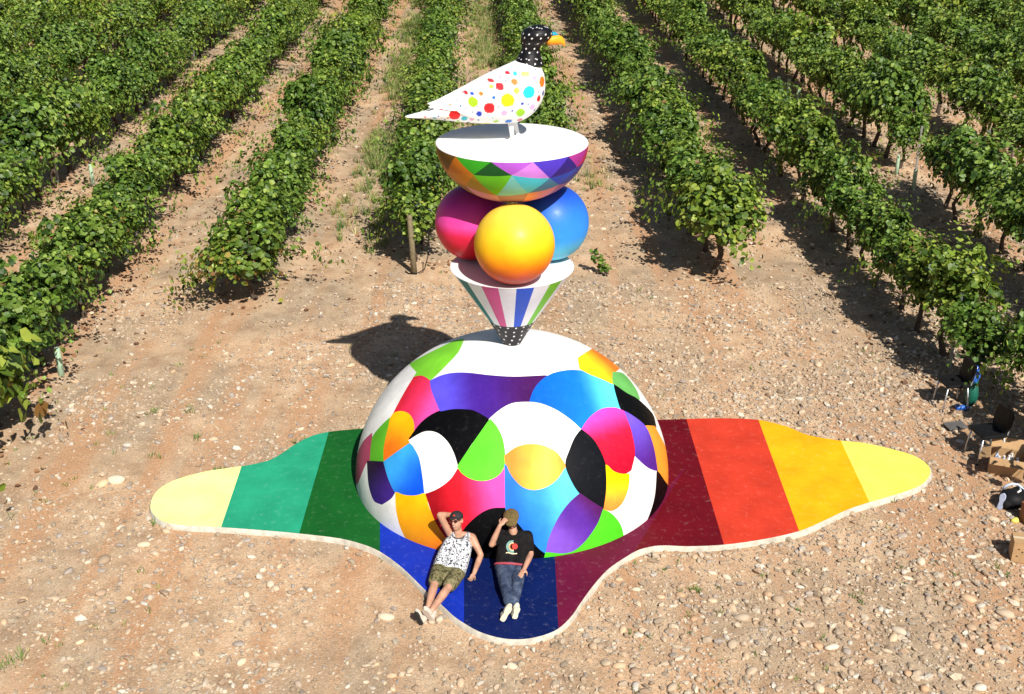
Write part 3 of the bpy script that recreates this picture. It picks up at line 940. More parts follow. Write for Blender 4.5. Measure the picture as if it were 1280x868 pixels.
for s in (-1, 1):
    mb = MB()
    x0, z0 = bz(650 + 14*s, 600); x1, _ = bz(668 + 20*s, 690)
    mb.tube([(x0, s*0.10, z0+0.05), ((x0+x1)/2, s*0.10, z0*0.55), (x1, s*0.10, 0.03), (x1, s*0.10, 0.0)], [0.05, 0.034, 0.026, 0.042], 16)
    for da in (-0.5, 0, 0.5):
        mb.tube([(x1, s*0.10, 0.018), (x1+0.13*math.cos(da), s*0.10+0.13*math.sin(da), 0.012)], [0.022, 0.010], 8)
    mb.tube([(x1, s*0.10, 0.018), (x1-0.08, s*0.10, 0.012)], [0.02, 0.01], 8)
    mb.build('leg', M_white, bird, smooth=True)
# ------------------------------------------------------------------ grapevines
def leaf_soup(P, Nn, D, S, col):
    """P base points, Nn normals, D pointing directions, S sizes -> vertices, triangles, colours"""
    D = D - Nn * np.sum(D*Nn, 1, keepdims=True); D /= np.linalg.norm(D, axis=1, keepdims=True) + 1e-9
    X = np.cross(D, Nn)
    loc = np.array([(0, 0, 0), (-.46, .06, .10), (-.54, .58, .12), (0, 1.0, -.06), (.54, .58, .12), (.46, .06, .10)])
    V = P[:, None, :] + S[:, None, None]*(X[:, None, :]*loc[None, :, 0:1] + D[:, None, :]*loc[None, :, 1:2] + Nn[:, None, :]*loc[None, :, 2:3])
    F = np.array([(0, 2, 1), (0, 3, 2), (0, 5, 4), (0, 4, 3)])
    n = len(P)
    FF = (np.arange(n)*6)[:, None, None] + F[None]
    return V.reshape(-1, 3), FF.reshape(-1, 3), np.repeat(col, 6, axis=0)

GREENS = np.array([(0.034, 0.078, 0.010), (0.068, 0.132, 0.015), (0.125, 0.208, 0.025), (0.225, 0.310, 0.055), (0.016, 0.040, 0.008)])  # brightest green is a painted highlight tone for sunlit leaf contrast
YELL = np.array([(0.27, 0.29, 0.05), (0.30, 0.25, 0.06), (0.19, 0.11, 0.04)])
def make_vine(r, autumn=0.03, droop=0.25, nshoot=17, dens=1.0, tall=1.0, head=0.66):
    P, D, S, Cc, CN = [], [], [], [], []
    for s in range(nshoot):
        y0 = r.uniform(-0.58, 0.58); start = np.array([r.normal(0, .04), y0, head + r.normal(0, .05)])
        az = r.uniform(0, 2*math.pi)
        out = np.array([math.cos(az), 0.55*math.sin(az), 0])
        drooping = r.random() < droop
        el = r.uniform(0.15, 0.8) if drooping else r.uniform(0.55, 1.5)
        L = (r.uniform(0.5, 1.2) if r.random() < .8 else r.uniform(1.2, 1.55))*tall
        d0 = out*math.cos(el) + np.array([0, 0, math.sin(el)])
        grav = r.uniform(0.45, 1.0) if drooping else r.uniform(0.12, 0.5)
        n = int(r.uniform(52, 76)*dens*L)
        t = np.sort(r.random(n))*L
        pts = start + d0*t[:, None] + np.array([0, 0, -1])*(grav*t**2)[:, None] + out*(0.18*t**2)[:, None]
        pts += r.normal(0, 0.080, (n, 3))*np.array([1, 1, .9])
        P.append(pts)
        D.append(np.tile(out, (n, 1)) + r.normal(0, .9, (n, 3)) + np.array([0, 0, -0.25]))
        S.append(r.uniform(0.045, 0.105, n)*(1 - 0.35*(t/L)**3))
        shade = r.normal(0, .35)
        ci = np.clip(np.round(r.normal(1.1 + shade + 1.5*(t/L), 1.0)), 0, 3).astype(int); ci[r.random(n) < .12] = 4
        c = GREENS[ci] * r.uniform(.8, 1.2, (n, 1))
        au = r.random(n) < autumn*(2.0 if t.mean() < L/2 else .6)
        c[au] = YELL[r.integers(0, 3, au.sum())]
        Cc.append(c)
    # rounded leaf clumps with deep gaps between them
    for s in range(int(15*dens)):
        az = r.uniform(0, 2*math.pi); hgt = r.uniform(.0, 1.0)
        cc0 = np.array([(.20 + .16*(1-hgt))*math.cos(az), r.uniform(-.58, .58), head + .02 + .62*hgt*tall]); rad = r.uniform(.09, .26)
        n = int(r.uniform(46, 70)*(rad/.19)**2)
        dv = r.normal(0, 1, (n, 3)) + np.array([.75*math.cos(az), 0, .55]); dv /= np.linalg.norm(dv, axis=1, keepdims=True)
        P.append(cc0 + dv*rad*r.uniform(.8, 1.08, (n, 1))); CN.append((sum(len(q) for q in P[:-1]), n, dv))
        D.append(dv*.3 + r.normal(0, .7, (n, 3)) + np.array([0, 0, -.5])); S.append(r.uniform(.045, .105, n))
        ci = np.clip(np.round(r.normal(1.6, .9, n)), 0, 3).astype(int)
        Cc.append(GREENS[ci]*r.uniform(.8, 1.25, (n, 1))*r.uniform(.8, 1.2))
    # inner leaves around the cordon, canopy shade put into their darker greens
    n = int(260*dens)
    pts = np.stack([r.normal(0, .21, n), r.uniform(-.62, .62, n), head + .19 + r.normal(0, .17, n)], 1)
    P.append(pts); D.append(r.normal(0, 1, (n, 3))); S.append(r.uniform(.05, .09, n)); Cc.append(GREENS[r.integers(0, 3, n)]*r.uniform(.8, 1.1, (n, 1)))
    P = np.concatenate(P); D = np.concatenate(D); S = np.concatenate(S); Cc = np.concatenate(Cc)
    own = np.zeros_like(P)
    for (i0, n_, dv) in CN: own[i0:i0+n_] = dv
    keep = P[:, 2] > (0.06 if droop > .4 else .26 if droop > .12 else .42)
    P, D, S, Cc, own = P[keep], D[keep], S[keep], Cc[keep], own[keep]
    ctr = np.array([0, 0, 0.7])
    outw = (P - ctr)*np.array([1, .35, .8]); outw /= np.linalg.norm(outw, axis=1, keepdims=True) + 1e-6
    has = np.linalg.norm(own, axis=1, keepdims=True) > .5
    Nn = np.where(has, own, outw)*1.2 + np.array([0, 0, 0.3]) + r.normal(0, .5, P.shape)
    Nn /= np.linalg.norm(Nn, axis=1, keepdims=True)
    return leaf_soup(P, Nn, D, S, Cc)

def vine_trunk(r):
    mb = MB()
    b = np.array([r.normal(0, .03), r.normal(0, .05), -0.08])
    pts = [b, b + (r.normal(0, .02), r.normal(0, .03), .16), b + (r.normal(0, .05), r.normal(0, .06), .38), (r.normal(0, .03), r.normal(0, .03), .56), (0, 0, .68)]
    mb.tube(pts, [.062, .048, .040, .043, .035], 8)
    for s in (-1, 1):
        mb.tube([(0, 0, .63), (r.normal(0, .02), s*.22, .70 + r.normal(0, .03)), (r.normal(0, .03), s*.58, .68 + r.normal(0, .04))], [.034, .026, .014], 7)
    for k in range(7):
        y0 = r.uniform(-.5, .5)
        mb.tube([(0, y0, .68), (r.normal(0, .12), y0 + r.normal(0, .06), .95), (r.normal(0, .25), y0 + r.normal(0, .12), 1.2)], [.009, .007, .004], 5)
    return mb.mesh('trunk', M_bark, True)

vr = np.random.default_rng(5)
NV = 12
raw = [make_vine(vr, autumn=[.01, .02, .04, .01, .06, .02][i % 6], droop=[.14, .2, .16, .24][i % 4] if i < NV//2 else .10, nshoot=int(vr.integers(17, 22)), tall=vr.uniform(.9, 1.12), head=.66 if i < NV//2 else .74) for i in range(NV)]   # first half bushy to the ground, second half lifted on bare trunks
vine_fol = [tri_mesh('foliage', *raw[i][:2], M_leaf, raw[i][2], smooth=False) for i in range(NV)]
vine_trk = [vine_trunk(vr) for _ in range(6)]
end_droop = make_vine(np.random.default_rng(21), autumn=.30, droop=.75, nshoot=20, tall=1.2)
mesh_droop = tri_mesh('foliage', *end_droop[:2], M_leaf, end_droop[2], smooth=False)

row_start = {-2: 15.2, -1: 22.95, 0: 25.3, 1: 29.6, 2: 24.6, 3: 17.9, 4: 20.0}
gaps = {4: [(30.3, 32.0)], 5: [(37.8, 39.0)], -3: [(30, 31.0)]}
row_text = {
 3: ('grapevine in the row that shades the black chairs and cardboard boxes', 'vines of the row beside the chairs'),
 2: ('grapevine in the row ending between the chairs row and the stacked sculpture', 'vines of the row between chairs and sculpture'),
 1: ('grapevine in the short row directly behind the bird and the bowl', 'vines of the row behind the bird'),
 0: ('grapevine in the row that ends at the thick wooden post', 'vines of the wooden post row'),
 -1: ('grapevine in the row led by the drooping yellow-leaved end vine', 'vines of the yellowing end vine row'),
 -2: ('grapevine in the row just past the yellow-leaved end vine row', 'vines of the row past the yellowing vine'),
}
def row_label(k):
    if k in row_text: return row_text[k]
    nm = ['first', 'second', 'third', 'fourth', 'fifth', 'sixth', 'seventh', 'eighth', 'ninth', 'tenth', 'eleventh', 'twelfth', 'thirteenth']
    if k > 3: return ('grapevine in the %s row on the far side of the chairs row' % nm[k-4], 'vines of the %s row past the chairs row' % nm[k-4])
    return ('grapevine in the %s row beyond the two rows by the yellow-leaved end vine' % nm[-3-k], 'vines of the %s row past the yellowing vine rows' % nm[-3-k])

spots = []
for k in range(-13, 14):
    Y = row_start.get(k, 15.0) + (0 if k in row_start else vr.uniform(0, 1))
    first = True
    while Y < 78:
        x = row_x(k, Y)
        px, py = proj((x, Y, 0.9)); 
        ok = -110 < px < 1400 and py > -45 and py < 960
        for (g0, g1) in gaps.get(k, []):
            if g0 < Y < g1: ok = False
        if ok and (first or vr.random() > 0.035 or (k == 3 and Y < 27)):
            spots.append((math.hypot(x, Y), k, x + vr.normal(0, .05), Y, first and k in row_start))
        first = False
        Y += 1.16 + vr.normal(0, .07)
spots.sort()
def on_screen(sp):
    a_, b_ = proj((sp[2], sp[3], 0.8)); return -45 < a_ < 1325 and -25 < b_ < 900
seen = [s for s in spots if on_screen(s)]
for Yx in (14.7, 15.7): spots.append((99.0, 3, 8.9, Yx, False))       # beyond the frame: they shade the chairs and boxes
near = seen[:296]; near_set = set(near)
rest = [s for s in spots if s not in near_set]
print('VINES', len(spots), len(seen), len(near), near[-1][0])
for i, (d, k, x, Y, isend) in enumerate(near):
    lab, grp = row_label(k)
    if isend and k == -1: lab = 'drooping end vine with yellowing leaves trailing onto bare soil'
    if isend and k == 0: lab = 'end vine standing directly behind the thick wooden post'
    if isend and k == 3: lab = 'end vine overhanging the chair that carries the blue bag'
    if isend and k == 2: lab = 'bushy end vine on a short trunk facing the stony clearing'
    t = thing('grapevine', lab, 'vine', (x, Y, float(height(x, Y)) - 0.01), grp, rz=(math.pi if vr.random() < .5 else 0) + vr.normal(0, .12))
    sc = vr.uniform(.78, 1.2)
    t.scale = (sc*vr.uniform(1.15, 1.4), sc*1.1, sc*vr.uniform(1.2, 1.45)) if k < 1 else (sc*vr.uniform(1.1, 1.38), sc*1.1, sc*vr.uniform(1.18, 1.38))
    if k in (-5, -4, -3, 4, 5, 6, 7): t.scale = (t.scale[0]*1.12, t.scale[1], t.scale[2]*1.10)
    if k == 3 and Y < 20.2: t.scale = (sc*1.15, sc*1.05, sc*1.2); t.location.x += 0.2 if Y > 18.5 else 0.75
    if isend and k == -1: t.rotation_euler = (0, 0, 0.2); t.scale = (1.45, 1.1, 1.25)
    pick = int(vr.integers(NV//2)) + (NV//2 if k >= 2 or vr.random() < .15 else 0)
    link('foliage', mesh_droop if (isend and k == -1) else vine_fol[pick], t)
    link('trunk', vine_trk[int(vr.integers(6))], t)
# vines past the first 300: one leafy mass
Vs, Fs, Cs = [], [], []
base = 0
tv, tf = [], []
for (d, k, x, Y, e) in rest:
    V, F, cc = raw[int(vr.integers(NV))]
    nl = len(V)//6
    sel = vr.permutation(nl)[:int(nl*0.26)]
    Vv = V.reshape(-1, 6, 3)[sel].copy(); cl = cc.reshape(-1, 6, 3)[sel]
    b0 = Vv[:, :1]; Vv = b0 + (Vv - b0)*1.9
    sc = vr.uniform(.95, 1.2)
    sgn = -1 if vr.random() < .5 else 1
    Vv = Vv*np.array([sgn*sc*1.3, sgn*sc*1.1, sc*1.32]) + np.array([x, Y, float(height(x, Y))])
    Vs.append(Vv.reshape(-1, 3)); Cs.append(cl.reshape(-1, 3)*vr.uniform(.85, 1.15))
    FF = (np.arange(len(sel))*6)[:, None, None] + np.array([(0, 2, 1), (0, 3, 2), (0, 5, 4), (0, 4, 3)])[None]
    Fs.append(FF.reshape(-1, 3) + base); base += len(sel)*6
me = tri_mesh('distant_grapevines', np.concatenate(Vs), np.concatenate(Fs), M_leaf, np.concatenate(Cs), smooth=False)
o = link('distant_grapevines', me, kind='stuff', label='leafy mass of far grapevine rows at the back of the vineyard', category='vines')
mb = MB()
for (d, k, x, Y, e) in rest:
    h = float(height(x, Y))
    mb.tube([(x, Y, h-.05), (x + vr.normal(0, .03), Y, h+.35), (x, Y, h+.7)], [.05, .04, .035], 5)
mb.build('distant_vine_trunks', M_bark, kind='stuff', label='dark trunks under the far grapevine rows', category='vine trunks')

# posts, stakes and grow tubes
def post(x, Y, h, r, mat, name, label, cat, group=None, lean=(0, 0), sq=False):
    z0 = float(height(x, Y))
    t = thing(name, label, cat, (x, Y, z0), group)
    mb = MB()
    if sq: 
        mb.box(0, 0, h/2-.05, r*2, r*.5, h+.1); mb.box(-r*.75, r*.5, h/2-.05, r*.5, r*1.2, h+.1)
    else: mb.tube([(0, 0, -.1), (lean[0]*.5, lean[1]*.5, h*.5), (lean[0], lean[1], h*.96), (lean[0], lean[1], h)], [r*1.08, r, r*.95, r*.8], 12)
    mb.build('shaft', mat, t, smooth=not sq)
    return t
pe = on_z(518, 345)
tp = post(pe[0], pe[1], 1.32, .062, M_post, 'wooden_post', 'thick weathered wooden end post with a cable loop at its foot', 'post', lean=(-.06, 0))
mb = MB(); mb.tube([(.3, .35, .9), (.33, .2, .45), (.22, .02, .08), (.06, -.08, .02), (-.12, -.06, .015), (-.2, .08, .02)], .012, 6)
mb.build('cable', M_black, tp, smooth=True)
n_st = 0
stake_row = {k: row_label(k)[1].replace('vines of ', '') for k in range(-6, 8)}
for k in (-3, -2, -1, 0, 1, 2, 3, 4, 5):
    Y = row_start.get(k, 22) + 1.75
    while Y < 50:
        x = row_x(k, Y) + .03
        px, py = proj((x, Y, 1))
        if 0 < px < 1280 and py > 0:
            post(x, Y, 1.5, .024, M_steel, 'trellis_stake', 'thin galvanised steel stake in ' + stake_row[k], 'stake', 'steel stakes in ' + stake_row[k], sq=True)
            n_st += 1
        Y += 8.7 + vr.normal(0, .9)
tubes_px = [((77, 470), 'pale green grow tube at the foot of the frontmost vine past the yellowing vine row'), ((116, 228), None), ((1120, 222), None), ((1141, 240), None), ((985, 118), None), ((997, 128), None), ((972, 112), None), ((1002, 245), None)]
for (p, lb) in tubes_px:
    g_ = on_z(*p)
    post(g_[0], g_[1], .55, .055, M_tubeg, 'grow_tube', lb or ('pale green plastic grow tube standing in a gap of a vine row' if p[0] > 900 else 'pale green plastic grow tube between two leafy vine rows'), 'grow tube', 'plastic grow tubes for young vines')
# a lone young vine shoot in the clearing
g_ = on_z(752, 345)
yr = np.random.default_rng(3); n = 60
tt = yr.random(n)
P = np.stack([-.35*tt + yr.normal(0, .05, n) + .12, yr.normal(0, .06, n), .08 + .50*tt + yr.normal(0, .05, n)], 1)
Nn = np.array([0, -.3, .8]) + yr.normal(0, .4, (n, 3)); Nn /= np.linalg.norm(Nn, axis=1, keepdims=True)
V, F, cc = leaf_soup(P, Nn, yr.normal(0, 1, (n, 3)), yr.uniform(.07, .12, n), GREENS[yr.integers(0, 4, n)])
t = thing('vine_sapling', 'small lone vine sapling beside the blue sphere and cone rim', 'sapling', (g_[0], g_[1], float(height(g_[0], g_[1]))))
link('foliage', tri_mesh('foliage', V, F, M_leaf, cc, smooth=False), t)
mb = MB(); mb.tube([(.12, 0, -.05), (.1, 0, .12), (-.05, .02, .35), (-.22, 0, .55)], [.016, .012, .009, .005], 6); mb.build('stem', M_bark, t, smooth=True)

# ------------------------------------------------------------------ stones
def in_poly(X, Y, poly):
    inside = np.zeros(len(X), bool); n = len(poly); j = n-1
    for i in range(n):
        xi, yi = poly[i]; xj, yj = poly[j]
        c = ((yi > Y) != (yj > Y)) & (X < (xj-xi)*(Y-yi)/(yj-yi+1e-12) + xi)
        inside ^= c; j = i
    return inside
slab_big = [outline[i] + sg*normals[i]*0.035 for i in range(nO)]
sr = np.random.default_rng(77)
def ico():
    bm = bmesh.new(); bmesh.ops.create_icosphere(bm, subdivisions=1, radius=1)
    V = np.array([v_.co[:] for v_ in bm.verts]); F = np.array([[v_.index for v_ in f_.verts] for f_ in bm.faces]); bm.free(); return V, F
IV, IF = ico()
SCOL = np.array([(.60, .485, .34), (.55, .435, .305), (.48, .36, .24), (.66, .56, .42), (.42, .36, .30), (.54, .385, .255), (.70, .64, .53)])
SPRB = np.array([.26, .22, .16, .12, .09, .10, .05])
def stone_density(X, Y):
    side_ = np.clip((X + 5.5)/6.0, 0, 1)
    p = 0.36 + 0.36*side_
    p = p + 0.42*vnoise(X*.55, Y*.55, 8) + 0.22*vnoise(X*1.6, Y*1.6, 9)
    ph = ((X - ROW_X0 - ROW_SLOPE*(Y-24))/ROW_DX) % 1.0
    p = p - np.where((Y > 25) & (X < 1), .15, 0)
    return np.clip(p, .05, 1)
zones = [((-10.5, 11), (9.5, 24), 212000, 1.0), ((-22, 24), (24, 46), 74000, 1.4)]
Ps, Ss = [], []
for (xr, yr_, n, sm) in zones:
    X = sr.uniform(*xr, n); Y = sr.uniform(*yr_, n)
    keep = sr.random(n) < stone_density(X, Y)
    X, Y = X[keep], Y[keep]
    dep = Y*CF[1] + (0-CAM_H)*CF[2]
    px = 640 + FPX*X/dep
    py = 434 - FPX*(Y*CU[1] - CAM_H*CU[2])/dep
    keep = (px > -40) & (px < 1320) & (py < 900) & ~in_poly(X, Y, slab_big)
    X, Y = X[keep], Y[keep]
    S = np.exp(sr.normal(math.log(.0135), .58, len(X)))*sm
    S = np.clip(S, .006, .058)
    Ps.append(np.stack([X, Y], 1)); Ss.append(S)
P2 = np.concatenate(Ps); S = np.concatenate(Ss)
n = len(S); print('STONES', n)
OV = np.array([(1, 0, .1), (-1, .1, 0), (.1, 1, 0), (-.1, -1, .1), (.25, .2, .95), (-.4, -.15, .8), (0, 0, -1)], float)
OF = None
bm = bmesh.new(); [bm.verts.new(q) for q in OV]; bmesh.ops.convex_hull(bm, input=bm.verts); bm.verts.index_update()
OF = np.array([[v_.index for v_ in f_.verts] for f_ in bm.faces]); OV = np.array([v_.co[:] for v_ in bm.verts]); bm.free()
print('small stone tris', len(OF), 'small', int((S < .019).sum()), 'large', int((S >= .019).sum()))
def scatter(BV, BF, P2, S):
    n = len(S)
    variants = np.stack([BV*sr.uniform(.72, 1.2, (len(BV), 1)) for _ in range(30)])
    vi = sr.integers(0, 30, n); an = sr.uniform(0, 2*math.pi, n)
    ax_ = np.stack([sr.uniform(.9, 1.55, n), sr.uniform(.7, 1.1, n), sr.uniform(.4, .85, n)], 1)
    B = variants[vi]*ax_[:, None, :]*S[:, None, None]
    tl = sr.normal(0, .3, n)
    By, Bz = B[:, :, 1]*np.cos(tl)[:, None] - B[:, :, 2]*np.sin(tl)[:, None], B[:, :, 1]*np.sin(tl)[:, None] + B[:, :, 2]*np.cos(tl)[:, None]
    Bx = B[:, :, 0]
    X = Bx*np.cos(an)[:, None] - By*np.sin(an)[:, None] + P2[:, 0:1]
    Yv = Bx*np.sin(an)[:, None] + By*np.cos(an)[:, None] + P2[:, 1:2]
    Zv = Bz + (height(P2[:, 0], P2[:, 1]) + S*sr.uniform(.05, .5, n))[:, None]
    V = np.stack([X, Yv, Zv], -1).reshape(-1, 3)
    F = ((np.arange(n)*len(BV))[:, None, None] + BF[None]).reshape(-1, 3)
    cc = SCOL[sr.choice(7, n, p=SPRB)]*sr.uniform(.7, 1.2, (n, 1))
    return V, F, np.repeat(cc, len(BV), axis=0)
sm_ = S < .019
Va, Fa, Ca = scatter(OV, OF, P2[sm_], S[sm_]); Vb, Fb, Cb = scatter(IV, IF, P2[~sm_], S[~sm_])
me = tri_mesh('gravel', np.concatenate([Va, Vb]), np.concatenate([Fa, Fb + len(Va)]), M_stone, np.concatenate([Ca, Cb]), smooth=False)
link('gravel', me, kind='stuff', label='pale river gravel strewn over the orange soil', category='gravel')
# the largest cobbles, each one an object
def cobble_mesh(i):
    bm = bmesh.new(); bmesh.ops.create_icosphere(bm, subdivisions=2, radius=1)
    q = np.random.default_rng(100+i)
    sx, sy, sz = q.uniform(1.0, 1.5), q.uniform(.75, 1.05), q.uniform(.45, .7)
    k = q.normal(0, 1, (3, 3))
    for v_ in bm.verts:
        c = np.array(v_.co)
        s = 1 + .10*math.sin(2.1*c @ k[0]) + .08*math.sin(3.3*c @ k[1])
        v_.co = Vector((c[0]*sx*s, c[1]*sy*s, c[2]*sz*s))
    me = bpy.data.meshes.new('stone'); bm.to_mesh(me); bm.free()
    me.polygons.foreach_set('use_smooth', [True]*len(me.polygons))
    a_ = me.color_attributes.new('Col', 'FLOAT_COLOR', 'POINT')
    col = SCOL[i % 7]*1.03
    a_.data.foreach_set('color', np.tile(np.array([*col, 1], np.float32), len(me.vertices)))
    me.materials.append(M_stone); return me
cob = [cobble_mesh(i) for i in range(14)]
big_px = [(927, 776, .085), (545, 752, .05), (1040, 812, .07), (1058, 818, .06), (1256, 770, .085), (1268, 752, .07), (130, 704, .09), (86, 718, .07), (145, 604, .10), (128, 608, .085), (338, 733, .06), (345, 738, .06),
          (757, 832, .07), (773, 836, .06), (742, 812, .06), (1080, 703, .05), (1253, 733, .06), (1225, 760, .06), (640, 836, .06), (612, 832, .06)]
lst = []
for (x, y, s) in big_px:
    g_ = on_z(x, y); lst.append((g_[0], g_[1], s))
tries = 0
while len(lst) < 298 and tries < 20000:
    tries += 1
    px, py = sr.uniform(0, 1280), sr.uniform(430, 868)
    g_ = on_z(px, py)
    if in_poly(np.array([g_[0]]), np.array([g_[1]]), slab_big)[0]: continue
    if sr.random() > stone_density(np.array([g_[0]]), np.array([g_[1]]))[0]*.9: continue
    if any(math.hypot(g_[0]-q[0], g_[1]-q[1]) < .16 for q in lst): continue
    lst.append((g_[0], g_[1], float(np.clip(np.exp(sr.normal(math.log(.046), .24)), .032, .085))))
for (x, y, s) in lst:
    o = link('stone', cob[int(sr.integers(14))], ground)
    o.location = (x, y, float(height(x, y)) + s*.22); o.scale = (s,)*3
    o.rotation_euler = (sr.normal(0, .15), sr.normal(0, .15), sr.uniform(0, 6.28))

# ------------------------------------------------------------------ weeds and leaf litter
wr = np.random.default_rng(9)
tuft = []
def strip(x0k, Y0, Y1, n, w, hgt):
    for _ in range(n):
        Y = wr.uniform(Y0, Y1); x = row_x(x0k, Y) + wr.normal(0, w)
        if vnoise(x*.8, Y*.5, 21) + wr.normal(0, .3) > -.1: tuft.append((x, Y, hgt*wr.uniform(.5, 1.3), 1))
strip(-.42, 26, 40, 1500, .28, .28); strip(-.45, 40, 66, 900, .35, .28)
strip(.52, 30, 66, 1300, .42, .28); strip(1.35, 27, 45, 140, .4, .24); strip(.8, 29, 34, 120, .4, .4)
strip(-1.5, 24, 40, 90, .5, .12); strip(-2.5, 24, 45, 120, .5, .14); strip(2.6, 25, 45, 60, .6, .10); strip(-3.5, 24, 45, 60, .5, .14)
for _ in range(520):
    g_ = on_z(wr.uniform(0, 1280), wr.uniform(330, 868))
    if not in_poly(np.array([g_[0]]), np.array([g_[1]]), slab_big)[0] and vnoise(g_[0]*.6, g_[1]*.6, 33) > .15:
        tuft.append((g_[0], g_[1], wr.uniform(.03, .075), 0))
for (x, y) in [(372, 556), (272, 590), (200, 655), (655, 668), (983, 672), (15, 830), (30, 822), (5, 840), (190, 518), (240, 515), (250, 548), (190, 575), (870, 745), (505, 709), (520, 724), (545, 745), (880, 690)]:
    g_ = on_z(x, y)
    for _ in range(3): tuft.append((g_[0] + wr.normal(0, .05), g_[1] + wr.normal(0, .05), .08, 0))
V, F, cc = [], [], []
for (x, y, h, kind) in tuft:
    z = float(height(x, y))
    nb_ = 16 if kind else 9
    tc = np.array([(.13, .19, .035), (.24, .26, .07), (.42, .36, .17), (.08, .15, .03)])[wr.choice(4, p=[.3, .3, .2, .2] if kind else [.5, .1, .05, .35])]
    for b_ in range(nb_):
        a_ = wr.uniform(0, 6.28); r0 = wr.uniform(0, .12 if kind else .06); hh = h*wr.uniform(.5, 1.2); ln = wr.uniform(.2, .8)*hh
        bx, by = x + r0*math.cos(a_), y + r0*math.sin(a_)
        w = .011 if kind else .010
        i0 = len(V)
        V += [(bx - w*math.sin(a_), by + w*math.cos(a_), z-.01), (bx + w*math.sin(a_), by - w*math.cos(a_), z-.01), (bx + ln*math.cos(a_), by + ln*math.sin(a_), z+hh)]
        F.append((i0, i0+1, i0+2)); cc += [tc*wr.uniform(.8, 1.3)]*3
link('weeds', tri_mesh('weeds', V, F, M_grass, np.array(cc), smooth=False), kind='stuff', label='thin weeds and dry grass between the vine rows', category='grass')
n = 5200
kk = wr.choice([-4, -3, -2, -1, 0, 1, 2, 3, 4, 5], n); Yl = wr.uniform(15, 46, n); xl = np.array([row_x(int(k), y) for k, y in zip(kk, Yl)]) + wr.normal(0, .75, n)
ok = np.array([Y_ > row_start.get(int(k), 15) - .8 for k, Y_ in zip(kk, Yl)])
P = np.stack([xl, Yl, height(xl, Yl) + wr.uniform(.012, .04, n)], 1)[ok]; n = len(P)
Nn = np.array([0, 0, 1.0]) + wr.normal(0, .35, (n, 3)); Nn /= np.linalg.norm(Nn, axis=1, keepdims=True)
lc = np.array([(.17, .075, .035), (.26, .13, .06), (.12, .06, .035), (.34, .22, .11)])[wr.integers(0, 4, n)]
V, F, c_ = leaf_soup(P, Nn, wr.normal(0, 1, (n, 3)), wr.uniform(.05, .10, n), lc)
link('leaf_litter', tri_mesh('leaf_litter', V, F, M_grass, c_, smooth=False), kind='stuff', label='dry brown vine leaves fallen along the rows', category='leaf litter')
# ------------------------------------------------------------------ people
def fabric(name, build):
    m, nt, b = new_mat(name)
    build(nt, b); b.inputs['Roughness'].default_value = 0.9; b.inputs['Specular IOR Level'].default_value = 0.08
    w = noise_node(nt, 17, 3); bump(nt, b, w.outputs[0], 0.8, 0.03)
    return m
def _tank(nt, b):
    n = noise_node(nt, 42, 2); r = ramp(nt, n.outputs[0], [(0.0, (.02, .02, .025)), (.40, (.05, .05, .06)), (.47, (.62, .63, .65)), (1, (.70, .70, .72))])
    n2 = noise_node(nt, 70, 2); r2 = ramp(nt, n2.outputs[0], [(.38, (.30, .32, .36)), (.46, (1, 1, 1))])
    nt.links.new(mix(nt, 'MULTIPLY', 1.0, r.outputs[0], r2.outputs[0]), b.inputs['Base Color'])
def _camo(nt, b):
    n = noise_node(nt, 16, 2); r = ramp(nt, n.outputs[0], [(0, (.07, .065, .03)), (.42, (.15, .14, .065)), (.5, (.24, .20, .11)), (.58, (.09, .09, .035)), (.68, (.38, .34, .22))], 'CONSTANT')
    nt.links.new(r.outputs[0], b.inputs['Base Color'])
def _denim(nt, b):
    n = noise_node(nt, 9, 5); r = ramp(nt, n.outputs[0], [(.3, (.022, .032, .060)), (.55, (.055, .075, .125)), (.75, (.14, .17, .24))])
    nt.links.new(r.outputs[0], b.inputs['Base Color'])
def _tee(nt, b):
    n = noise_node(nt, 9, 4); r = ramp(nt, n.outputs[0], [(.3, (.006, .0055, .006)), (.7, (.017, .015, .016))])
    nt.links.new(r.outputs[0], b.inputs['Base Color'])
def _tweed(nt, b):
    n = noise_node(nt, 60, 4); r = ramp(nt, n.outputs[0], [(.3, (.085, .06, .022)), (.7, (.19, .135, .055))])
    nt.links.new(r.outputs[0], b.inputs['Base Color'])
M_tank, M_camo, M_denim, M_tee, M_tweed = fabric('tank_print', _tank), fabric('camouflage', _camo), fabric('denim', _denim), fabric('black_cotton', _tee), fabric('tweed', _tweed)
M_capb = simple_mat('black_cap_cloth', (.018, .016, .018), .8, .3, 30)
M_shoe = simple_mat('canvas_shoe', (.56, .47, .39), .8, .12, 20)
M_sole = simple_mat('cream_sole', (.66, .60, .46), .7, .12, 25)
M_dark = simple_mat('dark_rubber', (.02, .02, .022), .7, .2, 20)
M_lens = simple_mat('dark_red_lens', (.05, .006, .008), .12, .1, 5, spec=.8)
M_lip = simple_mat('lips', (.36, .13, .10), .5, .1, 9)
M_teeth = simple_mat('teeth', (.7, .68, .62), .4, .05, 9)
M_hair = simple_mat('dark_beard', (.06, .035, .022), .9, .4, 80)
M_belt = simple_mat('red_belt', (.36, .05, .07), .7, .3, 30)
M_trim = simple_mat('grey_trim', (.07, .07, .08), .8, .1, 20)
M_em = {n_: simple_mat('shirt_print_' + n_, c_, .8, .08, 20) for n_, c_ in (('red', lin((214, 52, 44))), ('teal', lin((110, 150, 140))), ('cream', lin((226, 206, 170))), ('orange', lin((224, 130, 60))))}

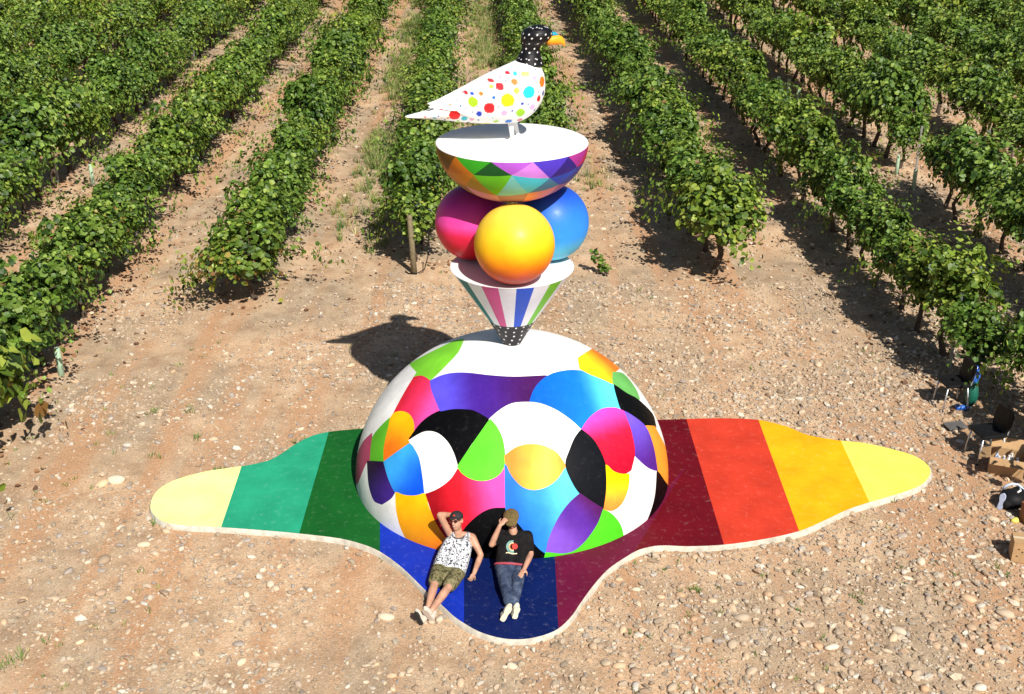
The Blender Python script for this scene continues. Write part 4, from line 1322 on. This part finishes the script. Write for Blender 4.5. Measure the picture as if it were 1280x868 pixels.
def PT(x, y, Y): return Vector(on_y(x, y, Y))
def PZ(x, y, z): return Vector(on_z(x, y, z))
def frame(fw, up):
    fw = Vector(fw).normalized(); sd = fw.cross(Vector(up)).normalized(); u = sd.cross(fw).normalized()
    return Matrix((sd, fw, u)).transposed(), sd, fw, u         # columns: right side, forward, up

def add_head(mb, c, fw, up):
    M, sd, f, u = frame(fw, up)
    M0 = M
    mb.ellipsoid(c + u*.025 - f*.012, (.077, .096, .098), M)
    mb.ellipsoid(c - u*.045 + f*.022, (.058, .070, .075), M)
    mb.ellipsoid(c - u*.092 + f*.052, (.030, .030, .024), M)             # chin
    mb.capsule(c + f*.088 + u*.018, c + f*.108 - u*.022, .010, .016)     # nose
    mb.ellipsoid(c + f*.080 + u*.036, (.052, .018, .012), M)             # brow
    for s in (-1, 1): mb.ellipsoid(c + sd*(s*.078) - f*.008 - u*.005, (.012, .022, .032), M)
    return M, sd, f, u

def add_hand(mb, wrist, tip, palm_n, side, curl=.5, scale=1.0):
    """palm plus four fingers and a thumb leaving the palm's side; palm_n faces out of the palm"""
    d = (tip - wrist).normalized(); nrm = (palm_n - d*palm_n.dot(d)).normalized(); sd = d.cross(nrm)*side
    M = Matrix((sd, d, nrm)).transposed()
    pc = wrist + d*.048*scale
    mb.ellipsoid(pc, (.040*scale, .052*scale, .017*scale), M)
    for i, (o_, L) in enumerate(((-.030, .062), (-.010, .074), (.010, .070), (.029, .054))):
        b = wrist + d*.088*scale + sd*o_*scale
        k1 = b + (d*math.cos(curl*.7) + nrm*math.sin(curl*.7))*L*.5*scale
        k2 = k1 + (d*math.cos(curl*1.7) + nrm*math.sin(curl*1.7))*L*.5*scale
        mb.capsule(b, k1, .0105*scale, .0095*scale, 10); mb.capsule(k1, k2, .0095*scale, .008*scale, 10)
    b = wrist + d*.03*scale - sd*.036*scale
    k1 = b + (d*.6 - sd*.7 + nrm*.3).normalized()*.04*scale; k2 = k1 + (d*.85 - sd*.1 + nrm*.45).normalized()*.032*scale
    mb.capsule(b, k1, .014*scale, .011*scale, 10); mb.capsule(k1, k2, .011*scale, .009*scale, 10)

def torso(mb, hipR, hipL, shR, shL, r, grow=0.0, top=1.0):
    ax = (shL - shR).normalized()
    upv = ((shL + shR)*.5 - (hipL + hipR)*.5)
    fwd = ax.cross(upv).normalized()
    if fwd.y > 0: fwd = -fwd
    for s, hp, sh in ((1, hipR, shR), (-1, hipL, shL)):
        wst = hp + (sh - hp)*.42 + ax*(s*.012)
        rib = hp + (sh - hp)*.76 + ax*(s*.055)
        mb.capsule(hp, wst, r*1.0 + grow, r*.92 + grow)
        mb.capsule(wst, rib, r*.92 + grow, r*1.08 + grow)
    mid = (hipR + hipL)*.5
    mb.capsule(mid, mid + upv*.75, r*.98 + grow, r*1.08 + grow)
    return ax, upv, fwd

def limb(mb, pts, rad, grow=0.0):
    for i in range(len(pts)-1): mb.capsule(pts[i], pts[i+1], rad[i] + grow, rad[i+1] + grow)

def shoe(parent, heel, toe, out, mat_u, mat_s, nm='shoe'):
    """heel, toe along the sole; out = direction the sole faces"""
    d = (toe - heel).normalized(); out = (out - d*out.dot(d)).normalized(); sd = d.cross(out); M = Matrix((sd, d, out)).transposed()
    L = (toe - heel).length
    mb = MB(); c = (heel + toe)*.5
    mb.ellipsoid(heel + d*L*.24 - out*.045, (.040, .066, .05), M); mb.ellipsoid(heel + d*L*.66 - out*.032, (.046, .095, .036), M)
    mb.ellipsoid(heel + d*L*.20 - out*.085, (.042, .05, .05), M)
    up_ = remesh(nm, mb, .009, mat_u, parent, 3)
    # outsole: shaped plate
    v, f = [], []
    outl = [(-.030, 0.02), (-.036, .25), (-.030, .45), (-.042, .70), (-.036, .90), (0, 1.02), (.032, .92), (.040, .72), (.030, .45), (.034, .22), (.026, 0.02), (0, -.02)]
    sp = spline_closed(outl, 4, 120); n = len(sp)
    for off in (.012, -.012):
        for (x, t) in sp: v.append(heel + d*(L*t) + sd*x + out*off)
    f = [tuple(range(n)), tuple(range(2*n-1, n-1, -1))] + [(i, i+n, (i+1) % n + n, (i+1) % n) for i in range(n)]
    me = make_mesh('sole', v, f, mat_s, False); fix_normals(me); link('sole', me, up_)

# --- person in the white tank top
p1 = thing('person', 'person in patterned white tank top and camouflage shorts, arm behind head', 'person', tuple(PZ(561, 716, .10)))
off1 = Vector(p1.location)
def rel(root): 
    for ch in root.children_recursive:
        if ch.parent == root: ch.matrix_parent_inverse = Matrix.Translation(root.location).inverted()
hipR, hipL = PZ(549, 712, .20), PZ(572, 717, .20)
shR, shL = PT(563, 667.5, 13.55), PT(590, 672, 13.49)
head = PT(571, 651.5, 13.53); neck = PT(575, 667, 13.53)
skin = MB()
ax, upv, fwd = torso(skin, hipR, hipL, shR, shL, .088)
limb(skin, [shR + ax*.03, shL - ax*.03], [.062, .062])
skin.capsule(neck - upv.normalized()*.06, head - Vector((0, 0, .03)), .062, .052)
Mh, hsd, hf, hu = add_head(skin, head, (-.42, -.80, .26), (-.12, .45, .9))
# right arm: raised, hand behind the head
elR = PT(549.5, 644, 13.50); wrR = PT(564, 643.5, 13.62); 
limb(skin, [shR, (shR+elR)*.5, elR], [.056, .050, .040]); limb(skin, [elR, elR + (wrR-elR)*.4, wrR], [.040, .041, .028])
add_hand(skin, wrR, PT(574, 646, 13.66), Vector((0, -1, -.2)), 1, .5, .95)
# left arm: down, fist on the slab
elL = PT(601, 694, 13.36); wrL = PZ(592.5, 717, .19); 
limb(skin, [shL, shL + (elL-shL)*.5, elL], [.058, .050, .040]); limb(skin, [elL, elL + (wrL-elL)*.35, wrL], [.040, .042, .029])
add_hand(skin, wrL, PZ(588, 725, .13), Vector((-.5, .3, -.5)), -1, 1.1, .95)
# legs crossing at the ankles
knR, knL = PZ(543, 731, .235), PZ(560, 735, .245)
anR, anL = PZ(535.5, 758, .15), PZ(539.5, 763, .17)
limb(skin, [hipR, (hipR+knR)*.5, knR], [.088, .076, .056]); limb(skin, [hipL, (hipL+knL)*.5, knL], [.088, .076, .056])
for kn, an in ((knR, anR), (knL, anL)):
    limb(skin, [kn, kn + (an-kn)*.3, an], [.052, .057, .036])
body = remesh('body', skin, .0095, M_skin, p1, 4)
mb = MB(); torso(mb, hipR + upv*.10, hipL + upv*.10, shR - upv*.08, shL - upv*.08, .088, .014)
for s, sh in ((1, shR), (-1, shL)):
    q = sh + ax*(s*.055)
    mb.capsule(sh - upv*.22 + ax*(s*.06) + fwd*.06, q + fwd*.035 + upv*.03, .050, .036); mb.capsule(q + fwd*.035 + upv*.03, q - fwd*.05 + upv*.02, .036, .036)
mb.capsule(hipR + upv*.10, hipR - upv*.02, .10, .098); mb.capsule(hipL + upv*.10, hipL - upv*.02, .10, .098)
tank = remesh('tank_top', mb, .010, M_tank, p1, 4)
# dark piping round neck and the visible arm hole
mb = MB()
nc = neck - upv.normalized()*.06 + fwd*.045
ring = [nc + ax*(.078*math.cos(a_)) + fwd*(.030*math.sin(a_)) + upv.normalized()*(.055*(-math.sin(a_))) for a_ in np.linspace(-.25, math.pi+.25, 15)]
mb.tube([p + fwd*.02 for p in ring], .007, 6); mb.build('neck_trim', M_trim, tank, smooth=True)
mb = MB()
ac = shL - upv*.12 - ax*.01 + fwd*.02
mb.tube([shL + ax*-.055 + upv*.04 + fwd*.06, shL + ax*-.035 - upv*.08 + fwd*.085, shL + ax*-.012 - upv*.20 + fwd*.075, shL + ax*.02 - upv*.26 + fwd*.03], .007, 6)
mb.build('arm_trim', M_trim, tank, smooth=True)
mb = MB()
mb.capsule(hipR + (hipR-knR)*.06, hipL + (hipL-knL)*.06, .10, .10)
mb.capsule((hipR+hipL)*.5, ((hipR+hipL)*.5)*.6 + ((knR+knL)*.5)*.4, .095, .075)
for hp, kn in ((hipR, knR), (hipL, knL)): limb(mb, [hp, hp + (kn-hp)*.5, hp + (kn-hp)*.80], [.104, .099, .094])
remesh('shorts', mb, .010, M_camo, p1, 3)
shoe(p1, PZ(527, 781, .04), PZ(519, 765, .22), Vector((-.45, -.85, -.25)), M_shoe, M_dark)
shoe(p1, PZ(541, 776, .06), PZ(530, 762, .25), Vector((-.25, -.9, -.3)), M_shoe, M_shoe)
# cap, sunglasses, mouth
mb = MB(); cc_ = head + hu*.055 - hf*.012
mb.ellipsoid(cc_, (.088, .106, .082), Mh)
mb.ellipsoid(cc_ + hf*.10 - hu*.002, (.062, .055, .012), Mh)
cap = remesh('cap', mb, .008, M_capb, p1, 2)
mb = MB(); mb.ellipsoid(cc_ + hf*.095 + hu*.035 - hsd*.02, (.018, .008, .012), Mh, 10, 8); mb.build('cap_patch', M_em['red'], cap, smooth=True)
gl = None
mb = MB()
for s in (-1, 1): mb.ellipsoid(head + hf*.092 + hu*.012 + hsd*(s*.034), (.030, .012, .022), Mh, 14, 10)
mb.capsule(head + hf*.100 + hu*.016 - hsd*.012, head + hf*.100 + hu*.016 + hsd*.012, .005, .005, 8)
for s in (-1, 1): mb.capsule(head + hf*.088 + hu*.016 + hsd*(s*.062), head + hf*.0 + hu*.012 + hsd*(s*.084), .005, .005, 8)
remesh('sunglasses', mb, .0045, M_lens, p1, 1)
mb = MB(); mb.ellipsoid(head + hf*.086 - hu*.052, (.026, .010, .010), Mh, 12, 8); mo = mb.build('mouth', M_lip, p1, smooth=True)
mb = MB(); mb.ellipsoid(head + hf*.092 - hu*.051, (.020, .006, .005), Mh, 12, 8); mb.build('teeth', M_teeth, mo, smooth=True)
rel(p1)

# --- person in the black T-shirt
p2 = thing('person', 'person in black T-shirt and jeans holding the brim of a brown flat cap', 'person', tuple(PZ(638, 714, .10)))
hipR, hipL = PZ(628, 711, .20), PZ(648, 712, .20)
shR, shL = PT(628.5, 668, 13.48), PT(659.5, 670, 13.46)
head = PT(639.5, 650, 13.50); neck = PT(643, 665, 13.49)
skin = MB()
ax, upv, fwd = torso(skin, hipR, hipL, shR, shL, .088)
limb(skin, [shR + ax*.03, shL - ax*.03], [.062, .062])
skin.capsule(neck - upv.normalized()*.05, head - Vector((0, 0, .03)), .060, .050)
Mh, hsd, hf, hu = add_head(skin, head, (.02, -.92, -.30), (-.10, .05, 1))
elR = PT(614.5, 681, 13.24); wrR = PT(625, 657, 13.30)
limb(skin, [shR, (shR+elR)*.5, elR], [.055, .048, .039]); limb(skin, [elR, elR + (wrR-elR)*.35, wrR], [.039, .041, .028])
add_hand(skin, wrR, PT(633, 648, 13.36), Vector((.6, .6, .1)), -1, .75, .98)
elL = PT(663.5, 693, 13.30); wrL = PZ(655.5, 711, .335)
limb(skin, [shL, (shL+elL)*.5, elL], [.055, .048, .040]); limb(skin, [elL, elL + (wrL-elL)*.35, wrL], [.040, .042, .029])
add_hand(skin, wrL, PZ(649.5, 721, .30), Vector((-.1, -.2, -1)), -1, .25, 1.0)
knR, knL = PZ(631, 733, .235), PZ(646.5, 734, .225)
anR, anL = PZ(635.5, 753, .185), PZ(642.5, 754, .165)
for kn, an in ((knR, anR), (knL, anL)): limb(skin, [kn, an], [.05, .036])
for hp, kn in ((hipR, knR), (hipL, knL)): limb(skin, [hp, kn], [.085, .055])
remesh('body', skin, .0095, M_skin, p2, 4)
mb = MB(); torso(mb, hipR + upv*.16, hipL + upv*.16, shR, shL, .088, .018)
limb(mb, [shR + ax*.02, shL - ax*.02], [.070, .070])
for sh, el in ((shR, elR), (shL, elL)): limb(mb, [sh, sh + (el-sh)*.55, sh + (el-sh)*.66], [.074, .068, .068])
shirt = remesh('t_shirt', mb, .010, M_tee, p2, 4)
# printed emblem, laid on the cloth
bvh = BVHTree.FromPolygons([v_.co.copy() for v_ in shirt.data.vertices], [tuple(f_.vertices) for f_ in shirt.data.polygons])
ec_ = PT(640.5, 684, 13.0)
cam_dir = (Vector(CO) - ec_).normalized(); ex = Vector((1, 0, 0)); ey = cam_dir.cross(ex).normalized()
def decal(name, shape, mat, lift):
    sp = [Vector(p) for p in shape]; n = len(sp)
    pts_ = list(sp)
    xs = [p[0] for p in shape]; ys = [p[1] for p in shape]
    for gx_ in np.arange(min(xs), max(xs), .012):
        for gy_ in np.arange(min(ys), max(ys), .012): pts_.append(Vector((gx_, gy_)))
    v2, e2_, f2, a1, a2, a3 = delaunay_2d_cdt(pts_, [], [ccw(list(range(n)), shape)], 0, 1e-5, True)
    fk = [fc for fc, org in zip(f2, a3) if org]
    ids = sorted({i for fc in fk for i in fc}); mp = {i: k for k, i in enumerate(ids)}
    out = []
    for i in ids:
        o_ = ec_ + ex*v2[i].x + ey*v2[i].y + cam_dir*.5
        hit, nn, _, _ = bvh.ray_cast(o_, -cam_dir, 2)
        out.append((hit if hit is not None else o_ - cam_dir*.5) + cam_dir*lift)
    me = make_mesh(name, out, [tuple(mp[i] for i in fc) for fc in fk], mat, True); fix_normals(me)
    bm = bmesh.new(); bm.from_mesh(me); bm.normal_update()
    if sum(f_.normal.dot(cam_dir) for f_ in bm.faces) < 0: bmesh.ops.reverse_faces(bm, faces=bm.faces); bm.to_mesh(me)
    bm.free()
    return link(name, me, shirt)
def ring_arc(cx, cy, r0, r1, a0, a1, n=24):
    o_ = [(cx + r1*math.cos(R_(a0 + (a1-a0)*i/n)), cy + r1*math.sin(R_(a0 + (a1-a0)*i/n))) for i in range(n+1)]
    return o_ + [(cx + r0*math.cos(R_(a1 - (a1-a0)*i/n)), cy + r0*math.sin(R_(a1 - (a1-a0)*i/n))) for i in range(n+1)]
decal('printed_crescent', ring_arc(0, 0.005, .055, .082, 80, 285), M_em['teal'], .004)
decal('printed_crescent', ring_arc(0.004, 0.005, .044, .0545, 75, 285), M_em['cream'], .004)
decal('printed_crescent', ring_arc(0.008, 0.005, .036, .0435, 80, 275), M_em['orange'], .004)
decal('printed_disc', [(.032 + .037*math.cos(t), .008 + .037*math.sin(t)) for t in np.linspace(0, 2*math.pi, 28)[:-1]], M_em['red'], .006)
decal('printed_stroke', [(-.085, -.072), (-.06, -.062), (0, -.082), (.06, -.078), (.062, -.090), (0, -.094), (-.06, -.078), (-.085, -.082)], M_em['cream'], .006)
mb = MB()
mb.capsule(hipR + (hipR-knR)*.05, hipL + (hipL-knL)*.05, .104, .104)
mb.capsule((hipR+hipL)*.5 + upv*.08, ((hipR+hipL)*.5)*.65 + ((knR+knL)*.5)*.35, .112, .080)
for hp, kn, an in ((hipR, knR, anR), (hipL, knL, anL)):
    limb(mb, [hp, hp + (kn-hp)*.5, kn, kn + (an-kn)*.5, kn + (an-kn)*.92], [.100, .088, .074, .066, .060])
    mb.capsule(kn + (an-kn)*.82, kn + (an-kn)*.93, .066, .066)
remesh('jeans', mb, .010, M_denim, p2, 3)
mb = MB()
wc = (hipR + hipL)*.5 + upv*.11
hw = (hipL - hipR).length*.5 + .104
loop = [wc + ax*(hw*math.cos(a_)) + fwd*(.120*math.sin(a_)) for a_ in np.linspace(0, 2*math.pi, 33)]
mb.tube(loop, .017, 8); mb.build('belt', M_belt, p2, smooth=True)
shoe(p2, PZ(627.5, 776, .115), PZ(638, 757.5, .31), Vector((0, -1, .15)), M_sole, M_sole)
shoe(p2, PZ(643, 773, .115), PZ(647, 758.5, .27), Vector((.25, -1, .15)), M_sole, M_sole)
# flat cap
mb = MB(); cc_ = head + hu*.070 - hf*.005
mb.ellipsoid(cc_, (.108, .125, .058), Mh); mb.ellipsoid(cc_ + hf*.095 - hu*.012, (.085, .070, .018), Mh); mb.ellipsoid(cc_ - hf*.03 - hu*.02, (.092, .100, .05), Mh)
fcap = remesh('flat_cap', mb, .009, M_tweed, p2, 3)
mb = MB(); mb.ellipsoid(cc_ + hu*.058, (.010, .010, .005), Mh, 10, 8); mb.build('cap_button', M_tweed, fcap, smooth=True)
mb = MB(); mb.ellipsoid(head - hu*.062 + hf*.026, (.061, .072, .058), Mh); mb.ellipsoid(head - hu*.094 + hf*.054, (.034, .034, .028), Mh)
remesh('beard', mb, .008, M_hair, p2, 2)
mb = MB(); mb.ellipsoid(head + hf*.097 - hu*.052, (.024, .008, .008), Mh, 12, 8); mb.build('mouth', M_lip, p2, smooth=True)
for s in (-1, 1):
    mb = MB(); mb.ellipsoid(head + hf*.088 + hu*.016 + hsd*(s*.032), (.013, .006, .008), Mh, 10, 8); mb.build('eye', M_dark, p2, smooth=True)
rel(p2)

# ------------------------------------------------------------------ clutter in the shade of the vines
def rounded_plate(mb, cx, cy, cz, sx, sy, th, M=None, r=.06):
    pts_ = []
    for qx, qy, a0 in ((1, 1, 0), (-1, 1, 90), (-1, -1, 180), (1, -1, 270)):
        for i in range(6):
            a_ = R_(a0 + 90*i/5); pts_.append((qx*(sx/2-r) + r*math.cos(a_), qy*(sy/2-r) + r*math.sin(a_)))
    n = len(pts_); v = []
    for z in (-th/2, th/2):
        for (x, y) in pts_:
            p = Vector((x, y, z + .03*(x/sx*2)**2)); p = M @ p if M is not None else p
            v.append((cx+p.x, cy+p.y, cz+p.z))
    mb.add(v, [tuple(range(n-1, -1, -1)), tuple(range(n, 2*n))] + [(i, (i+1) % n, (i+1) % n + n, i+n) for i in range(n)])
def chair(px, py, rz, label):
    g_ = on_z(px, py)
    t = thing('chair', label, 'chair', (g_[0], g_[1], float(height(g_[0], g_[1]))), 'black chairs under the vines', rz=rz)
    mb = MB(); rounded_plate(mb, 0, 0, .45, .44, .43, .035); mb.build('seat', M_black, t)
    mb = MB(); M = Matrix.Rotation(R_(-80), 3, 'Y'); rounded_plate(mb, .235, 0, .68, .36, .43, .03, M, .08); mb.build('backrest', M_black, t)
    for sx in (-1, 1):
        for sy in (-1, 1):
            mb = MB(); mb.tube([(sx*.17, sy*.17, .44), (sx*.20, sy*.19, .2), (sx*.225, sy*.205, -.02)], .0135, 10)
            lg = mb.build('leg', M_steel, t, smooth=True)
            mb = MB(); mb.tube([(sx*.222, sy*.204, -.02), (sx*.224, sy*.205, .025)], .018, 10); mb.build('foot_cap', M_dark, lg)
    for sy in (-1, 1):
        mb = MB(); mb.tube([(.17, sy*.16, .44), (.23, sy*.16, .46), (.255, sy*.16, .60), (.285, sy*.16, .80)], .012, 8); mb.build('back_support', M_steel, t, smooth=True)
    return t
chair(1187, 509, R_(6), 'black chair with steel legs carrying a blue plastic bag')
chair(1229, 574, R_(10), 'black chair with steel legs next to the open cardboard box')
def blob(name, label, cat, px, py, z, parts, mat, voxel=.012, group=None):
    g_ = on_z(px, py); t = thing(name, label, cat, (g_[0], g_[1], float(height(g_[0], g_[1])) + z), group)
    mb = MB()
    for (c, a_) in parts: mb.ellipsoid(c, a_)
    remesh('body', mb, voxel, mat, t, 2); return t
g1 = on_z(1187, 509)
def at_chair1(dx, dy): return proj((g1[0]+dx, g1[1]+dy, 0))
t = blob('plastic_bag', 'crumpled blue plastic bag slumped against the chair backrest', 'bag', *at_chair1(.34, .03), .50, [((0, 0, .10), (.10, .12, .12)), ((.03, .05, .16), (.06, .07, .08)), ((-.02, -.06, .05), (.07, .08, .09))], M_blue)
mb = MB(); mb.ellipsoid((0, 0, -.02), (.09, .13, .06)); mb.ellipsoid((.02, .03, -.28), (.11, .13, .24)); remesh('green_bag', mb, .014, M_green, t, 2)
mb = MB()
t = thing('bottle', 'small blue plastic bottle lying below the chair with the bag', 'bottle', tuple(Vector(on_z(1203, 513)) + Vector((0, 0, .05))))
v, f = lathe([(0, 0), (.045, 0), (.048, .02), (.048, .15), (.03, .19), (.016, .21), (.016, .24)], 20); link('body', make_mesh('body', [(p[2]-.12, p[0], p[1]) for p in v], f, M_blue, True), t)
v, f = lathe([(0, .262), (.019, .262), (.019, .236)], 16); link('cap', make_mesh('cap', [(p[2]-.12, p[0], p[1]) for p in v], f, M_white, False), t)
# grey board on the stones
mb = MB(); g_ = on_z(1193, 537); rounded_plate(mb, 0, 0, 0, .34, .22, .012, Matrix.Rotation(.25, 3, 'Z') @ Matrix.Rotation(R_(5), 3, 'X'), .02)
o = mb.build('grey_board', simple_mat('grey_board', (.10, .095, .09), .7, .15, 10)); o.location = (g_[0], g_[1], .05)
o['label'] = 'flat dark grey board lying on stones beside a chair'; o['category'] = 'board'
# open carton
def carton(px, py, rz, w, d, h, label, flaps, group='cardboard boxes on the gravel'):
    g_ = on_z(px, py); t = thing('cardboard_box', label, 'box', (g_[0], g_[1], float(height(g_[0], g_[1])) + .005), group, rz=rz)
    th = .008
    for nm, (cx, cy, cz, sx, sy, sz) in (('base', (0, 0, .01, w, d, th)),):
        mb = MB(); mb.box(cx, cy, cz, sx, sy, sz); mb.build(nm, M_card, t)
    for (cx, cy, sx, sy) in ((0, -d/2, w, th), (0, d/2, w, th), (-w/2, 0, th, d-2*th), (w/2, 0, th, d-2*th)):
        mb = MB(); mb.box(cx, cy, h/2+.005, sx, sy, h); mb.build('side_panel', M_card, t)
    for sdn, ang in flaps:
        mb = MB(); L = d*.48 if sdn in 'fb' else w*.34
        c_, s_ = math.cos(R_(ang)), math.sin(R_(ang))
        if sdn in 'fb':
            y0 = -d/2 if sdn == 'f' else d/2; sgn = -1 if sdn == 'f' else 1
            mb.box(0, y0 + sgn*c_*L/2, h + .004 + s_*L/2, w, L, th, Matrix.Rotation(sgn*R_(ang), 3, 'X'))
        else:
            x0 = -w/2 if sdn == 'l' else w/2; sgn = -1 if sdn == 'l' else 1
            mb.box(x0 + sgn*c_*L/2, 0, h + .004 + s_*L/2, L, d, th, Matrix.Rotation(-sgn*R_(ang), 3, 'Y'))
        mb.build('flap', M_card, t)
    return t
bx = carton(1256, 590, R_(-22), .50, .36, .28, 'open cardboard box full of bottles with its flaps folded out', [('l', -25), ('f', -12), ('b', 55), ('r', 30)])
for i, (dx, dy, mt) in enumerate(((-.15, .05, M_clear), (-.05, -.06, M_clear), (.06, .06, M_white), (.14, -.05, M_clear), (.02, -.02, M_white), (-.12, -.10, M_blue))):
    t = thing('bottle', ['pale plastic bottle standing in the open cardboard box', 'white bottle standing in the open cardboard box', 'blue bottle standing in the open cardboard box'][[0, 0, 1, 0, 1, 2][i]], 'bottle',
              tuple(Vector(bx.location) + Matrix.Rotation(R_(-22), 3, 'Z') @ Vector((dx, dy, .015))), 'bottles in the open box')
    v, f = lathe([(0, 0), (.036, 0), (.038, .02), (.038, .17), (.025, .21), (.014, .225), (.014, .25)], 18); link('body', make_mesh('body', v, f, mt, True), t)
    v, f = lathe([(.016, .245), (.016, .265), (0, .266)], 14); link('cap', make_mesh('cap', v, f, M_white, False), t)
b2 = carton(1276, 700, R_(-14), .30, .26, .30, 'closed cardboard box with small printed handling marks standing on the gravel', [])
mb = MB(); mb.box(0, 0, .312, .30, .26, .008); lid_ = mb.build('lid', M_card, b2)
mb = MB(); mb.box(0, 0, .3175, .30, .05, .002); mb.build('tape', simple_mat('parcel_tape', (.62, .52, .36), .4, .05, 9), lid_)
for i, (x, z) in enumerate(((-.09, .09), (-.03, .16), (.03, .10), (.09, .17), (-.08, .20))):
    mb = MB(); mb.add([(x-.018, -.1355, z), (x+.018, -.1355, z+.006), (x, -.1355, z+.03)], [(0, 1, 2)]); mb.build('printed_mark', M_ink, b2)
# black bag with blue strap, shoe sole, yellow sponge, brown board
t = blob('black_bag', 'lumpy black bag with a blue strap lying near the boxes', 'bag', 1264, 634, 0.0, [((0, 0, .12), (.20, .18, .14)), ((.12, .08, .14), (.14, .14, .12)), ((-.1, -.05, .09), (.12, .12, .09))], M_black, .016)
mb = MB(); mb.tube([(-.12, .12, .20), (-.08, .10, .28), (.0, .12, .30), (.10, .13, .28), (.16, .05, .24)], .018, 8); mb.build('strap', M_clear, t, smooth=True)
mb = MB(); mb.tube([(.02, -.06, .262), (.08, -.02, .268), (.10, .06, .26)], .014, 8); mb.build('buckle', M_white, t, smooth=True)
g_ = on_z(1250, 638); t = thing('shoe', 'black shoe lying on its side, pale sole outward, by the black bag', 'shoe', (g_[0], g_[1], 0.01))
shoe(t, Vector((-.02, -.02, .02)), Vector((.02, .02, .26)), Vector((-.75, -.6, .1)), M_black, M_clear, 'upper')
g_ = on_z(1268, 654); mb = MB(); mb.ellipsoid((0, 0, .03), (.06, .04, .035)); mb.ellipsoid((.02, .02, .035), (.04, .04, .035))
o = remesh('sponge', mb, .01, M_yell, None, 1); o.location = (g_[0], g_[1], .01); o['label'] = 'small yellow sponge on the gravel below the black bag'; o['category'] = 'sponge'
g_ = on_z(1287, 655); mb = MB(); mb.box(0, 0, .15, .20, .24, .30, Matrix.Rotation(.2, 3, 'Z')); mb.box(0, 0, .305, .21, .25, .012, Matrix.Rotation(.2, 3, 'Z'))
o = mb.build('wooden_crate', M_rust); o.location = (g_[0], g_[1], 0); o['label'] = 'rust brown wooden crate behind the yellow sponge'; o['category'] = 'crate'
